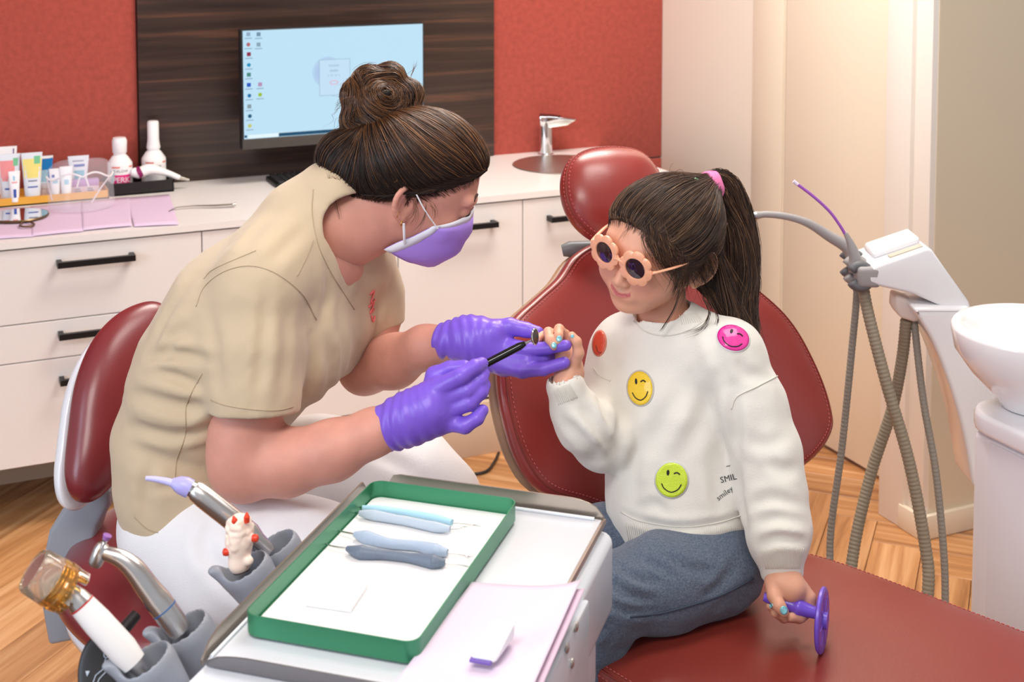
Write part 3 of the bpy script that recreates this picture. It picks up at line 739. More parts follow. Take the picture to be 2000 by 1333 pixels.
tube('temple', [brow[0], brow[0]+np.array([.01, .05, -.04]), brow[0]+np.array([.02, .075, -.08])], .0022, M_fr, t, 8)
# ============================================================ DENTAL CHAIR
M_lea = mat('red_leather', (150, 50, 45), .34, spec=.6, bump=.10, bscale=420, coat=.5, coatr=.28)
M_lea2 = mat('brown_red_leather', (134, 50, 40), .34, spec=.5, bump=.10, bscale=420, coat=.2, coatr=.35)
M_st = mat('stitch_thread', (196, 98, 96), .7)
M_shell = mat('grey_shell', (150, 154, 162), .35, coat=.2)
M_tan = mat('tan_shell', (176, 140, 112), .4)
M_whs = mat('gloss_white', (240, 240, 244), .18, coat=.4)
AX = unit([.33, -.94, 0]); LA = unit([.94, .33, 0])
SZ = .55
t = thing('dental_chair', (1.25, 1.55, 0), 'dark red leather dental treatment chair the girl sits on', 'chair')
chair = t
nB = unit(AX*.90+UPV*.44)
P0 = W(1290, 770, 2.40)
def bp(x, y): return onP(x, y, P0, nB)
def bendB(Q, c):
    u = (Q-c) @ LA; return Q+nB*(.10*u*u)[:, None]
out = [bp(*q) for q in [(1118, 500), (1165, 474), (1230, 466), (1310, 490), (1400, 520), (1480, 580), (1535, 640), (1580, 725), (1606, 800), (1608, 850), (1570, 905), (1480, 960), (1330, 1010), (1200, 1005), (1120, 985), (1045, 960), (1000, 900), (974, 820), (964, 750), (966, 690), (992, 630), (1040, 585), (1085, 545)]]
def stitches(name, ring, s, w, par, m=M_st, rad=.0009, k=2, off=.0015, lo=0, hi=1):
    Q = ring(s, w); n = len(Q); Pd = [Q[i] for i in range(n)]+[Q[0]]
    L = np.concatenate([[0], np.cumsum([np.linalg.norm(Pd[i+1]-Pd[i]) for i in range(n)])]); Pd = np.array(Pd)
    mb = MB(); st = .0075
    for a in np.arange(L[-1]*lo, L[-1]*hi, st):
        p = np.array([np.interp(a, L, Pd[:, c]) for c in range(3)]); q = np.array([np.interp(a+st*.62, L, Pd[:, c]) for c in range(3)])
        mb.tube([p, (p+q)/2, q], [rad*.6, rad, rad*.6], 5)
    o = mb.build(name, m, par); o['kind'] = 'stuff'; return o
def seam(name, ring, s, w, par, m, r=.0016):
    V, Fc = tubeVF(ring(s, w), r, 6, closed=True); return mesh(name, V, Fc, m, par)
bk, rg = cushion('backrest', out, M_lea, t, nB, .030, .045, bendB, p=2.6, rings=18, n=6)
seam('piping', rg, .975, .030*(1-.975**2.6)**(1/2.6)+.0004, bk, M_lea2); stitches('stitching', rg, .955, .030*(1-.955**2.6)**(1/2.6)+.0008, bk)
P0b = P0-nB*.032
c_ = np.mean(out, axis=0)
sh, _ = cushion('back_shell', [c_+(p-c_)*.985-nB*.030 for p in out], M_tan, t, nB, .018, .03, bendB, p=3.2, rings=8, n=4)
# headrest
nH = unit(AX*.84+UPV*.50-LA*.20); Ph = W(1185, 388, 2.40)
def hpn(x, y): return onP(x, y, Ph, nH)
outh = [hpn(*q) for q in [(1096, 352), (1108, 316), (1140, 296), (1190, 290), (1240, 298), (1272, 326), (1290, 370), (1284, 430), (1250, 474), (1200, 486), (1158, 470), (1122, 440), (1100, 398)]]
hd, rh = cushion('headrest', outh, M_lea, t, nH, .050, .035, None, p=2.2, rings=18, n=8)
f = lambda s: .050*(1-s**2.2)**(1/2.2)
seam('piping', rh, .975, f(.975)+.0004, hd, M_lea2, .0014); stitches('stitching', rh, .945, f(.945)+.0009, hd); stitches('stitching', rh, .992, f(.992)+.0009, hd)
pk_ = W(1215, 480, 2.44)
obx('headrest_stem', pk_+RD(0, .03, .01), (RT, FL, UPV), (.035, .012, .06), M_shell, t, .006)
tube('headrest_knob', [W(1098, 490, 2.44), W(1112, 487, 2.44), W(1180, 485, 2.46)], [.010, .014, .014], mat('grey_plastic', (128, 132, 136), .4), t, 18)
# seat
def sp2(l, a, z=.515): return LA*l+AX*a+UPV*z
outs = [sp2(*q) for q in [(1.340, -1.05), (1.340, -1.20), (1.352, -1.275), (1.40, -1.335), (1.52, -1.40), (1.62, -1.42), (1.72, -1.40), (1.795, -1.33), (1.842, -1.22), (1.856, -1.05), (1.862, -.80), (1.85, -.60), (1.62, -.55), (1.38, -.60), (1.345, -.80)]]
se, rs = cushion('seat', outs, M_lea2, t, UPV, .046, .045, None, p=5, rings=22, n=6)
g = lambda s: .046*(1-s**5)**(1/5)
seam('piping', rs, .985, g(.985)+.0004, se, M_lea2, .0016); stitches('stitching', rs, .965, g(.965)+.0009, se); stitches('stitching', rs, .997, g(.997)+.0005, se)
cs = np.mean(outs, axis=0)
cushion('seat_shell', [cs+(p-cs)*.93-UPV*.045 for p in outs], M_shell, t, UPV, .01, .05, None, p=4, rings=8, n=3)
obx('lift_column', LA*1.60+AX*-1.0+UPV*.26, (LA, AX, UPV), (.11, .17, .19), M_whs, t, .03, 4)
obx('base_plate', LA*1.60+AX*-1.0+UPV*.035, (LA, AX, UPV), (.20, .38, .034), M_shell, t, .02, 4)
obx('back_support', LA*1.60+AX*-1.50+UPV*.46, (LA, AX, UPV), (.06, .10, .035), M_shell, t, .01)
# ============================================================ STOOL
t = thing('operator_stool', (.35, 2.15, 0), 'dark red operator stool with a white-shelled backrest the woman sits on', 'stool')
nS = unit(RD(.78, -.58, .26)); Ps = W(235, 800, 2.30)
def ssp(x, y): return onP(x, y, Ps, nS)
o_ = [ssp(*q) for q in [(302, 594), (268, 593), (224, 618), (182, 668), (150, 745), (132, 840), (120, 930), (134, 976), (170, 980), (215, 942), (262, 880), (310, 790), (338, 700), (335, 630)]]
M_leas = mat('maroon_leather', (124, 38, 44), .34, spec=.6, bump=.10, bscale=420, coat=.5, coatr=.28)
sb, rb = cushion('backrest', o_, M_leas, t, nS, .045, .030, lambda Q, c: Q+nS*(1.2*((Q-c) @ FL)**2)[:, None], p=2.4, rings=16, n=8)
cc = np.mean(o_, axis=0)
cushion('back_shell', [cc+(p-cc)*.97-nS*.030-UPV*.018 for p in o_], M_whs, t, nS, .008, .030, lambda Q, c: Q+nS*(1.2*((Q-c) @ FL)**2)[:, None], p=3, rings=10, n=6)
o2 = [onZ(x, y, .50) for x, y in [(112, 1190), (120, 1120), (160, 1060), (230, 1010), (330, 985), (430, 1000), (510, 1060), (540, 1150), (500, 1230), (400, 1275), (280, 1292), (180, 1262)]]
ss_, _ = cushion('seat', o2, M_leas, t, UPV, .050, .030, None, p=3, rings=18, n=8)
c2 = np.mean(o2, axis=0)
cushion('seat_pan', [c2+(p-c2)*.93-UPV*.03 for p in o2], M_whs, t, UPV, .006, .03, None, p=4, rings=8, n=4)
pol = [(128, 985), (215, 958), (212, 990), (190, 1030), (172, 1090), (165, 1160), (176, 1215), (162, 1250), (94, 1264), (80, 1185), (80, 1110), (94, 1040)]
prism('arm', [W(x, y, 2.29) for x, y in pol], RD(0, .06), M_shell, t, .008, 3)
tube('gas_column', [c2*[1, 1, 0]+UPV*.08, c2*[1, 1, 0]+UPV*.46], .028, M_chr, t, 24)
for k in range(5):
    a = 2*pi*k/5+.3; e = c2*[1, 1, 0]+np.array([cos(a)*.27, sin(a)*.27, .055])
    tube('base_leg', [c2*[1, 1, 0]+UPV*.085, e+UPV*.012], [.026, .017], M_chr, t, 12); lathe('caster', [(.006, -.012), (.026, -.011), (.027, 0), (.026, .011), (.006, .012)], e-UPV*.027, M_bt, t, 18, axis=(sin(a), -cos(a), 0))
# ============================================================ ASSISTANT ARM, HOSES, SPITTOON
t = thing('assistant_arm', W(1760, 560, 2.7), 'white assistant instrument arm with grey hoses beside the door', 'instrument arm')
D1 = 2.62; TH1 = .13
def q_(x, y, dd=D1): return W(x, y, dd)
head = [(1692, 540), (1706, 521), (1812, 484), (1822, 490), (1850, 530), (1893, 590), (1905, 625), (1880, 617), (1785, 576), (1715, 560), (1697, 554)]
prism('holder_head', [q_(*p) for p in head], FL*TH1, M_whs, t, .007, 4)
# raised lid and recess on top
def topq(u, v, dz=0):     # u along (0 front .. 1 back corner), v 0 near .. 1 far
    a = q_(1704, 519); b = q_(1812, 482); return a+(b-a)*u+FL*TH1*v+UPV*dz
prism('head_lid', [topq(.12, .30, -.004), topq(.97, .30, -.004), topq(.97, .90, -.004), topq(.12, .90, -.004)], UPV*.014, M_whs, t, .006, 3)
prism('lid_groove', [topq(.35, .10, -.004), topq(.95, .10, -.004), topq(.95, .24, -.004), topq(.35, .24, -.004)], UPV*.0045, mat('groove_beige', (196, 184, 168), .6), t, .001)
arm_p = spline([q_(1800, 585, 2.66), q_(1836, 650, 2.66), q_(1868, 740, 2.66), (q_(1890, 830, 2.66)), q_(1905, 930, 2.66)], 8)
V = []; nA = len(arm_p)
for i, p in enumerate(arm_p):
    s = i/(nA-1); ww = .062*(1-s)+.040*s+.02*sin(pi*s)*0
    for (u, v) in ((-1, -1), (1, -1), (1, 1), (-1, 1)):
        V.append(p+RT*ww*(u*.9+.35)+FL*.055*(v)+UPV*0)
Fc = [(i*4+k, i*4+(k+1) % 4, (i+1)*4+(k+1) % 4, (i+1)*4+k) for i in range(nA-1) for k in range(4)]+[(3, 2, 1, 0), tuple(range((nA-1)*4, nA*4))]
o = mesh('arm_beam', V, Fc, M_whs, t); md = o.modifiers.new('b', 'BEVEL'); md.width = .014; md.segments = 4; md.limit_method = 'ANGLE'; md.angle_limit = radians(40)
M_wsh = mat('blush_white', (240, 226, 220), .35)
blk = [(1750, 576), (1790, 590), (1802, 626), (1788, 632), (1758, 622), (1748, 604)]
prism('hose_socket', [q_(x, y, 2.655) for x, y in blk], FL*.05, M_wsh, t, .008, 3)
M_hg = mat('holder_grey', (160, 156, 156), .5); M_hd = mat('holder_dark', (104, 104, 108), .5)
for i, (x, y, dd) in enumerate([(1664, 516, 2.71), (1671, 528, 2.67), (1680, 540, 2.635)]):
    c = W(x, y, dd); V, Fc = tubeVF([c+RD(.020*cos(a), 0, 0)*1.0+FL*.004*sin(a)+UPV*(.020*sin(a)) for a in np.linspace(-2.6, 2.6, 22)], .0095, 10)
    mesh('hose_clip', V, Fc, M_hd if i != 1 else M_hg, t)
obx('clip_block', W(1686, 530, 2.67), (RT, FL, UPV), (.022, .05, .020), M_hg, t, .008, 3)
M_hose = mat('hose_grey', (150, 140, 122), .55); M_hose2 = mat('hose_grey_thin', (150, 146, 138), .5)
def hose(name, pts, r, m, pitch=.0075):
    P = spline(pts, 60); L = np.concatenate([[0], np.cumsum(np.linalg.norm(np.diff(P, axis=0), axis=1))])
    n = int(L[-1]/(pitch/4)); a = np.linspace(0, L[-1], n); Q = np.array([np.interp(a, L, P[:, c]) for c in range(3)]).T
    R = r*(1+.055*np.sin(2*pi*a/pitch)); V, Fc = tubeVF(Q, R, 12); return mesh(name, V, Fc, m, t)
H = lambda x, y, d: W(x, y, d)
hose('thin_hose', [H(1672, 530, 2.70), H(1673, 580, 2.70), H(1664, 680, 2.70), H(1645, 870, 2.70), H(1621, 1070, 2.68), H(1640, 1230, 2.62), H(1740, 1320, 2.58), H(1830, 1270, 2.60), H(1846, 1150, 2.62), H(1830, 940, 2.64), H(1803, 780, 2.66), H(1785, 625, 2.68)], .0070, M_hose2)
hose('thick_hose', [H(1684, 540, 2.65), H(1693, 600, 2.65), H(1730, 745, 2.62), H(1775, 900, 2.60), H(1806, 1060, 2.58), H(1813, 1150, 2.56), H(1790, 1270, 2.54), H(1710, 1330, 2.56), H(1660, 1220, 2.62), H(1666, 1085, 2.68), H(1700, 930, 2.72), H(1742, 800, 2.72), H(1762, 700, 2.70), H(1770, 625, 2.68)], .0112, M_hose)
tube('suction_handpiece', spline([H(1476, 421, 2.70), H(1500, 419, 2.70), H(1540, 424, 2.70), H(1580, 437, 2.70), H(1620, 462, 2.70), H(1655, 484, 2.70), H(1668, 510, 2.70)], 6), np.interp(np.linspace(0, 1, 37), [0, .08, .4, .6, .8, 1], [.0085, .0065, .0072, .0095, .012, .014]), M_hg, t, 16)
tube('suction_tip', [H(1472, 422, 2.70), H(1478, 421, 2.70)], [.0082, .0086], mat('tip_metal', (190, 194, 200), .2, metal=.8), t, 14)
tube('ejector_tube', spline([H(1556, 359, 2.66), H(1590, 385, 2.66), H(1620, 413, 2.66), H(1640, 440, 2.66), H(1653, 462, 2.66)], 6), .0030, mat('ejector_purple', (160, 92, 190), .35), t, 10)
tube('ejector_tip', [H(1550, 354, 2.66), H(1558, 361, 2.66)], [.0036, .0038], mat('ejector_clear', (232, 220, 240), .3), t, 10)
tube('ejector_holder', spline([H(1651, 455, 2.66), H(1662, 478, 2.66), H(1670, 505, 2.66), H(1670, 525, 2.66)], 5), [.0038, .005, .0055, .006, .007, .008, .009, .010, .0105, .011, .0115, .012, .012, .0125, .013, .013], M_hg, t, 14)
# spittoon cabinet and bowl
bc = W(2022, 640, 2.24); CX0 = float(onZ(1893, 790, .775)[0]); CY1 = float(onZ(1893, 790, .775)[1])
t = thing('spittoon_unit', (CX0+.15, CY1-.3, 0), 'white spittoon cabinet at the right edge carrying the ceramic bowl', 'cabinet')
bx('cabinet_body', (CX0+.004, CY1-.62, .0), (CX0+.36, CY1-.004, .735), M_whs if False else mat('cabinet_white', (232, 230, 234), .35, coat=.1), t, .012, 3)
bx('side_door', (CX0, CY1-.60, .05), (CX0+.006, CY1-.045, .728), mat('cabinet_door_white', (226, 224, 230), .35), t, .003)
tp_ = []
for (cx_, cy_, a0_) in ((CX0+.055, CY1-.055+.012, 90), (CX0+.055, CY1-.60, 180), (CX0+.34, CY1-.60, 270), (CX0+.34, CY1-.055+.012, 0)):
    for k in range(7): a = radians(a0_+k*15); tp_.append((cx_+.062*cos(a), cy_+.062*sin(a), .737))
prism('cabinet_top', tp_, UPV*.034, M_whs, t, .008, 3)
t = thing('spittoon_bowl', (bc[0], bc[1], .772), 'white ceramic spittoon bowl on the cabinet at the right edge', 'bowl')
bz = bc[2]
lathe('bowl', [(.045, .772-bz), (.052, .776-bz), (.062, .792-bz), (.10, .830-bz), (.125, .866-bz), (.131, bz-bz-.006), (.130, -.001), (.126, .003), (.118, .004), (.112, .001), (.102, -.014), (.085, -.035), (.05, -.055), (.02, -.061), (.001, -.062)], bc, mat('ceramic', (246, 244, 244), .12, coat=.5), t, 56)
# ============================================================ INSTRUMENT CART
E1 = unit([.6626, .749, 0]); E2 = unit([.749, -.6626, 0]); PZ = .88
nL = onZ(392, 1292, PZ); fR = onZ(1180, 1014, PZ)
LE = (fR-nL) @ E1; WI = (fR-nL) @ E2
def cp(u, v, z=0): return nL+E1*u+E2*v+UPV*z       # u away, v to the right
M_alu = mat('anodised_aluminium', (170, 160, 150), .28, metal=.85); M_plate = mat('cart_plate', (214, 216, 222), .3, coat=.2)
M_cw = mat('cart_white', (226, 230, 238), .25, coat=.3)
t = thing('instrument_cart', cp(LE/2, WI/2, -.88), 'white instrument cart with an aluminium-rimmed top in the foreground', 'cart')
cart = t
bw = [cp(-.06, -.012, -.012), cp(LE+.0, -.004, -.012), cp(LE+.004, WI+.012, -.012), cp(-.06, WI+.012, -.012)]
prism('cart_body', bw, UPV*-.10, M_cw, t, .014, 4)
prism('lower_housing', [cp(-.06, .0, -.113), cp(LE-.02, .0, -.113), cp(LE-.02, WI, -.113), cp(-.06, WI, -.113)], UPV*-.08, M_cw, t, .02, 4)
prism('top_plate', [cp(0.005, .004, -.0115), cp(LE-.003, .004, -.0115), cp(LE-.003, WI-.002, -.0115), cp(.005, WI-.002, -.0115)], UPV*.0115, M_plate, t, .001)
prism('near_ledge', [cp(-.055, .002, -.0118), cp(.003, .002, -.0118), cp(.003, WI, -.0118), cp(-.055, WI, -.0118)], UPV*.006, M_cw, t, .002)
# rims: profile strips with a rounded rise
def rim(name, A, B, h, th, n, ra=.03, rb=.03, m=M_alu):
    A = np.array(A); B = np.array(B); L = np.linalg.norm(B-A); d = (B-A)/L; K = 28; up = []
    for i in range(K+1):
        x = L*i/K; hh = h
        if x < ra: hh = h*math.sqrt(max(0, 1-((ra-x)/ra)**2))
        if L-x < rb: hh = min(hh, h*math.sqrt(max(0, 1-((rb-(L-x))/rb)**2)))
        up.append(A+d*x+UPV*max(hh, .001))
    V = []
    for i in range(K+1):
        base = A+d*L*i/K-UPV*.004; V += [base, up[i], up[i]+n*th, base+n*th]
    Fc = [(i*4+k, i*4+(k+1) % 4, (i+1)*4+(k+1) % 4, (i+1)*4+k) for i in range(K) for k in range(4)]+[(3, 2, 1, 0), tuple(range(K*4, K*4+4))]
    return sharp_smooth(mesh(name, V, Fc, m, t), 40)
rim('left_rim', cp(.0, .002), cp(LE-.012, .002), .017, .0022, -E2, .045, .012)
rim('far_rim', cp(LE, .020), cp(LE, WI), .020, .0022, E1, .018, .045)
rim('right_rim', cp(.06, WI), cp(LE-.002, WI), .0035, .003, E2, .01, .004)
rim('near_rim', cp(.002, .006), cp(.002, WI), .010, .002, -E1, .05, .05, mat('dark_rim', (112, 108, 110), .35, metal=.6))
tube('inner_bead', [cp(LE-.007, .022, .0015), cp(LE-.007, WI-.01, .0015)], .0022, M_cw, t, 8); tube('inner_bead', [cp(.008, .007, .0015), cp(LE-.02, .007, .0015)], .002, M_cw, t, 8)
obx('side_panel', cp(.10, WI+.0145, -.075), (E1, E2, UPV), (.165, .004, .052), M_cw, t, .004)
for x, y in ((1125, 1225), (1107, 1267), (1117, 1296)):
    pp = onP(x, y, cp(0, WI+.0188), E2); lathe('rivet', [(.0052, 0), (.0050, .0012), (.0028, .0022), (.001, .0024)], pp, M_steel, t, 16, axis=E2)
tube('support_arm', [cp(LE*.5, WI*.5, -.19), cp(LE*.5, WI*.5, -.26), cp(.2, -.1, -.30)], [.04, .04, .035], M_cw, t, 20)
tube('support_post', [cp(.2, -.1, -.28), cp(.2, -.1, -.86)], .03, M_cw, t, 20); lathe('support_foot', [(.16, 0), (.16, .02), (.04, .035)], cp(.2, -.1, -.879), M_shell, t, 32)
# instrument holders
M_cup = mat('holder_cup_grey', (146, 150, 160), .42)
vol = Vol()
ax_t = unit(UPV*.86-RT*.45-FL*.10)           # cup axis, leaning to picture left
ctop = np.zeros(3)
vol.add(cone(ctop-ax_t*.012, ctop-ax_t*.085, .0265, .020), .004)
vol.add(cone(ctop+RD(-.033, -.004, -.004), ctop-ax_t*.05+RD(-.006, 0, 0), .007, .012), .012)
vol.add(cone(ctop+ax_t*.01, ctop-ax_t*.07, .0240, .0170), .002, 's')
vol.add(cone(ctop+RD(-.020, -.004, .014), ctop+RD(-.05, -.006, .012), .0125, .015), .006, 's')
vol.add((lambda X, Y, Z: (Z-.0075)*-1.0, np.array([-.1, -.1, -.1]), np.array([.1, .1, .1])), .002, 'i') if False else None
vv, qq = vol.mesh(.0016, None, 2)
cup_me = None
cups = []
cz = .872
for i, (x, y) in enumerate([(282, 1286), (357, 1222), (478, 1103), (535, 1060)]):
    c = onZ(x, y, cz)
    if cup_me is None: o = qmesh('instrument_holder', vv, qq, M_cup, t); cup_me = o.data
    else: o = bpy.data.objects.new('instrument_holder', cup_me); COL.objects.link(o); setpar(o, t)
    o.location = tuple(c); cups.append(c)
a_, b_ = cups[0]-ax_t*.085, cups[3]-ax_t*.085
tube('holder_bar', [a_-E1*.03, b_+E1*.02], .012, M_cw, t, 14)
for c in cups: tube('holder_bracket', [c-ax_t*.08, c-ax_t*.085+E2*.03-UPV*.01], .010, M_cup, t, 10)
# control paddle with chair pictogram
pc = onZ(195, 1318, .83)
cu_n = unit(CAM-pc)
o, _ = cushion('control_paddle', [pc+RT*(.022*cos(a)-.004*sin(a))+unit(np.cross(RT, cu_n)*-1)*.036*sin(a) for a in np.linspace(0, 2*pi, 16, endpoint=False)], M_bt, t, cu_n, .003, .008, None, p=3, rings=8, n=4)
M_ic = mat('icon_white', (196, 206, 220), .5); uu = unit(np.cross(cu_n, RT)); uu = uu if uu[2] > 0 else -uu
ip = lambda x, y: pc+cu_n*.0036+RT*x+uu*y
for nm, P in (('pictogram', [ip(.004, .014), ip(.002, .004), ip(-.004, -.001), ip(-.007, -.012)]), ('pictogram', [ip(.008, .013), ip(.0055, .002), ip(.0, -.004), ip(-.003, -.013)])): tube(nm, P, .0006, M_ic, o, 5)
V, Fc = tubeVF([ip(.0045+.0028*cos(a), .018+.0032*sin(a)) for a in np.linspace(0, 2*pi, 14, endpoint=False)], .0005, 5, closed=True); mesh('pictogram', V, Fc, M_ic, o)
for sx in (-1, 1): mesh('pictogram_arrow', [ip(sx*.0125-.002+.002, .001+.003*sx), ip(sx*.0125+.0022, .001-.002*sx), ip(sx*.0125-.0022, .001-.002*sx)], [(0, 1, 2)], M_ic, o, False)
tube('paddle_stem', [pc+RT*.01+uu*.03-cu_n*.004, pc+RT*.03+uu*.055-cu_n*.02], [.007, .006], M_bt, t, 10)
# ------------------------------------------------------------ handpieces
M_sst = mat('satin_steel', (216, 213, 212), .27, metal=1); M_hpw = mat('handpiece_white', (240, 236, 234), .3)
def cw(c, x, y, dd=0): # point at pixel with depth of cup c plus dd
    return W(x, y, (c-CAM) @ FW+dd)
c = cups[0]
t = thing('curing_handpiece', cw(c, 200, 1220), 'white handpiece with an amber light head in the nearest grey holder', 'handpiece')
tube('grip', [cw(c, 262, 1296), cw(c, 240, 1270), cw(c, 190, 1215), cw(c, 160, 1182)], [.0118, .0138, .0135, .0120], M_hpw, t, 24)
tube('coupling', [cw(c, 262, 1296), cw(c, 282, 1315)], [.0085, .0065], M_sst, t, 18)
tube('red_ring', [cw(c, 161, 1183), cw(c, 159.4, 1181)], [.0124, .0124], mat('ring_red', (204, 30, 36), .3), t, 24)
tube('steel_neck', [cw(c, 159, 1181), cw(c, 148, 1168), cw(c, 136, 1156), cw(c, 128, 1147)], [.0118, .0105, .0085, .0080], M_sst, t, 24)
M_amb = mat('amber_clear', (255, 208, 120), .06, trans=.92, coat=.5, ior=1.4); M_clr = mat('clear_hood', (252, 240, 226), .05, trans=.9, ior=1.3)
ha = cw(c, 128, 1152); hb_ = cw(c, 96, 1118); axd = unit(hb_-ha); 
axc = unit(RT*-.72+UPV*.62-FL*.25)
lathe('amber_head', [(.016, -.004), (.0225, -.002), (.0235, .006), (.0225, .0075), (.023, .012), (.0225, .016), (.0195, .016), (.0195, .0), (.012, -.001)], cw(c, 126, 1150), M_amb, t, 36, axis=axc)
lathe('clear_hood', [(.0225, .016), (.0215, .034), (.0195, .037), (.0185, .035), (.0195, .016)], cw(c, 126, 1150), M_clr, t, 36, axis=axc)
for k in range(4): V, Fc = tubeVF([cw(c, 126, 1150)+axc*(.003+k*.0035)+.0165*(cos(a)*unit(np.cross(axc, UPV))+sin(a)*unit(np.cross(axc, np.cross(axc, UPV)))) for a in np.linspace(0, 2*pi, 28, endpoint=False)], .0013, 6, closed=True); mesh('spring_coil', V, Fc, M_sst, t)
sd = unit(np.cross(axc, FL)); 
for s, k in ((1, 0), (-1, 0), (.2, 1)): obx('amber_tab', cw(c, 126, 1150)+sd*.019*s-axc*.006+FL*(-.014 if k else 0), (axc, sd, np.cross(axc, sd)), (.007, .0035, .006), M_amb, t, .0015)
c = cups[1]
t = thing('polishing_handpiece', cw(c, 280, 1150), 'curved steel polishing handpiece with a blue ring and purple brush', 'handpiece')
P = spline([cw(c, 352, 1236), cw(c, 325, 1196), cw(c, 290, 1150), cw(c, 262, 1112), cw(c, 235, 1091), cw(c, 202, 1080)], 6)
tube('handpiece_body', P, np.interp(np.linspace(0, 1, len(P)), [0, .3, .36, .6, .8, 1], [.0128, .0128, .0118, .0105, .0085, .0065]), M_sst, t, 28)
tube('blue_ring', [cw(c, 322, 1192), cw(c, 320.5, 1190)], [.0131, .0131], mat('ring_blue', (40, 96, 160), .3), t, 28)
hd_ = unit(cw(c, 205, 1058, .0)-cw(c, 189, 1096))
lathe('handpiece_head', [(.001, -.0125), (.0062, -.012), (.0072, -.009), (.0074, .006), (.006, .010), (.003, .011)], cw(c, 194, 1083), M_sst, t, 24, axis=hd_)
tube('bur_shank', [cw(c, 200, 1070), cw(c, 203, 1062), cw(c, 204, 1058), cw(c, 206, 1054)], [.0016, .0018, .0028, .0032], M_chr, t, 10)
tube('brush', [cw(c, 206, 1055), cw(c, 210, 1046)], [.0030, .0046], mat('brush_purple', (150, 100, 170), .7), t, 12)
c = cups[3]
t = thing('air_water_syringe', cw(c, 430, 1000), 'steel syringe handpiece with a lilac nozzle in the farthest grey holder', 'handpiece')
tube('syringe_barrel', [cw(c, 528, 1078), cw(c, 505, 1056), cw(c, 490, 1044), cw(c, 398, 971), cw(c, 384, 960), cw(c, 378, 955)], [.0075, .0085, .0122, .0125, .0115, .0095], M_sst, t, 28)
tube('steel_collar', [cw(c, 382, 960), cw(c, 372, 955)], [.0088, .0088], M_chr, t, 20)
M_lil = mat('lilac_plastic', (176, 170, 232), .35)
tube('lilac_collar', [cw(c, 372, 956), cw(c, 362, 951), cw(c, 350, 947), cw(c, 336, 943)], [.0105, .0108, .0095, .005], M_lil, t, 20)
tube('lilac_nozzle', spline([cw(c, 340, 945), cw(c, 322, 940), cw(c, 300, 936), cw(c, 285, 935)], 5), np.linspace(.0046, .0026, 16), mat('lilac_nozzle', (196, 192, 240), .3), t, 14)
# alpaca-like rubber figure on the third holder
c = cups[2]
t = thing('rubber_figure', cw(c, 470, 1050), 'lumpy cream rubber animal figure with red horns and paws in the third holder', 'figurine')
v = Vol(); g = lambda x, y, dd=0: cw(c, x, y, dd-.004)
v.add(cone(g(468, 1100), g(468, 1060), .0125, .0118), .003); v.add(cone(g(468, 1062), g(468, 1026), .0135, .0125), .006)
rr = np.random.default_rng(3)
for _ in range(70):
    a = rr.uniform(0, 2*pi); h = rr.uniform(0, 1); p = g(468, 1066-h*52)+(RT*cos(a)+FL*sin(a))*.0118*(1-.25*max(0, h-.75)*4); v.add(ell(p, (RT, FL, UPV), (.0042,)*3), .0016)
for (x, y, dd) in ((449, 1078, -.006), (491, 1052, -.006)): v.add(cone(g(468, y+2), g(x, y, dd), .005, .0045), .003)
v.add(ell(g(486, 1096, -.008), (RT, FL, UPV), (.005,)*3), .004)
vv, qq = v.mesh(.0011, None, 1); qmesh('figure_body', vv, qq, mat('cream_rubber', (250, 226, 210), .45, sss=.3), t)
M_rr = mat('red_rubber', (222, 62, 34), .35)
for (x0_, y0_, x1_, y1_) in ((460, 1026, 456, 1008), (482, 1020, 482, 1001)): tube('horn', [g(x0_, y0_, -.009), g((x0_+x1_)/2, (y0_+y1_)/2, -.010), g(x1_, y1_, -.008)], [.0032, .0034, .0008], M_rr, t, 12)
for (x, y) in ((442, 1079), (498, 1052)): lathe('paw', [(.001, -.0042), (.0038, -.003), (.0044, 0), (.0038, .003), (.001, .0042)], g(x, y, -.008), M_rr, t, 14, axis=RT)
tube('black_plug', [g(468, 1100), g(472, 1116)], [.0105, .0095], M_bt, t, 16)
# ------------------------------------------------------------ green tray, liner and instruments
TZ = .0015
tn = [onZ(x, y, .905) for x, y in ((482, 1190), (806, 1268), (1012, 975), (730, 937))]
tl = (tn[0]+tn[3])/2; 
tu0 = min((p-nL) @ E1 for p in tn); tc = sum(tn)/4; Lh = (((tn[3]-tn[0]) @ E1)+((tn[2]-tn[1]) @ E1))/4; Wh = (((tn[1]-tn[0]) @ E2)+((tn[2]-tn[3]) @ E2))/4
tc = np.array([tc[0], tc[1], PZ+TZ])
M_grn = mat('green_anodised', (66, 140, 104), .32, metal=.55)
t = thing('green_tray', tc, 'green metal instrument tray lined with white paper on the cart', 'tray')
def rrect(hu, hv, r, n=6):
    out = []
    for (su, sv, a0_) in ((1, 1, 0), (-1, 1, 90), (-1, -1, 180), (1, -1, 270)):
        for k in range(n+1): a = radians(a0_+90*k/n); out.append(((hu-r)*su+r*cos(a), (hv-r)*sv+r*sin(a)))
    return out
TH_ = .0235
V = []; prof = [(-.003, 0), (0, .003), (0, TH_), (-.0014, TH_), (-.0014, .0045), (-.004, .002)]
for off, z in prof: V += [tc+E1*u+E2*v_+UPV*z for u, v_ in rrect(Lh+off, Wh+off, .014+off)]
S = 28; Fc = [(i*S+k, i*S+(k+1) % S, (i+1)*S+(k+1) % S, (i+1)*S+k) for i in range(5) for k in range(S)]+[tuple(range(S))[::-1], tuple(range(5*S, 6*S))]
sharp_smooth(mesh('tray_shell', V, Fc, M_grn, t), 40)
V = []; nn = 5
rr_ = rrect(Lh-.003, Wh-.003, .012)
LZ = .0045
M_pap = mat('tray_paper', (238, 236, 236), .8)
o = prism('paper_liner', [tc+E1*u+E2*v_+UPV*.0035 for u, v_ in rr_], UPV*.0010, M_pap, t)
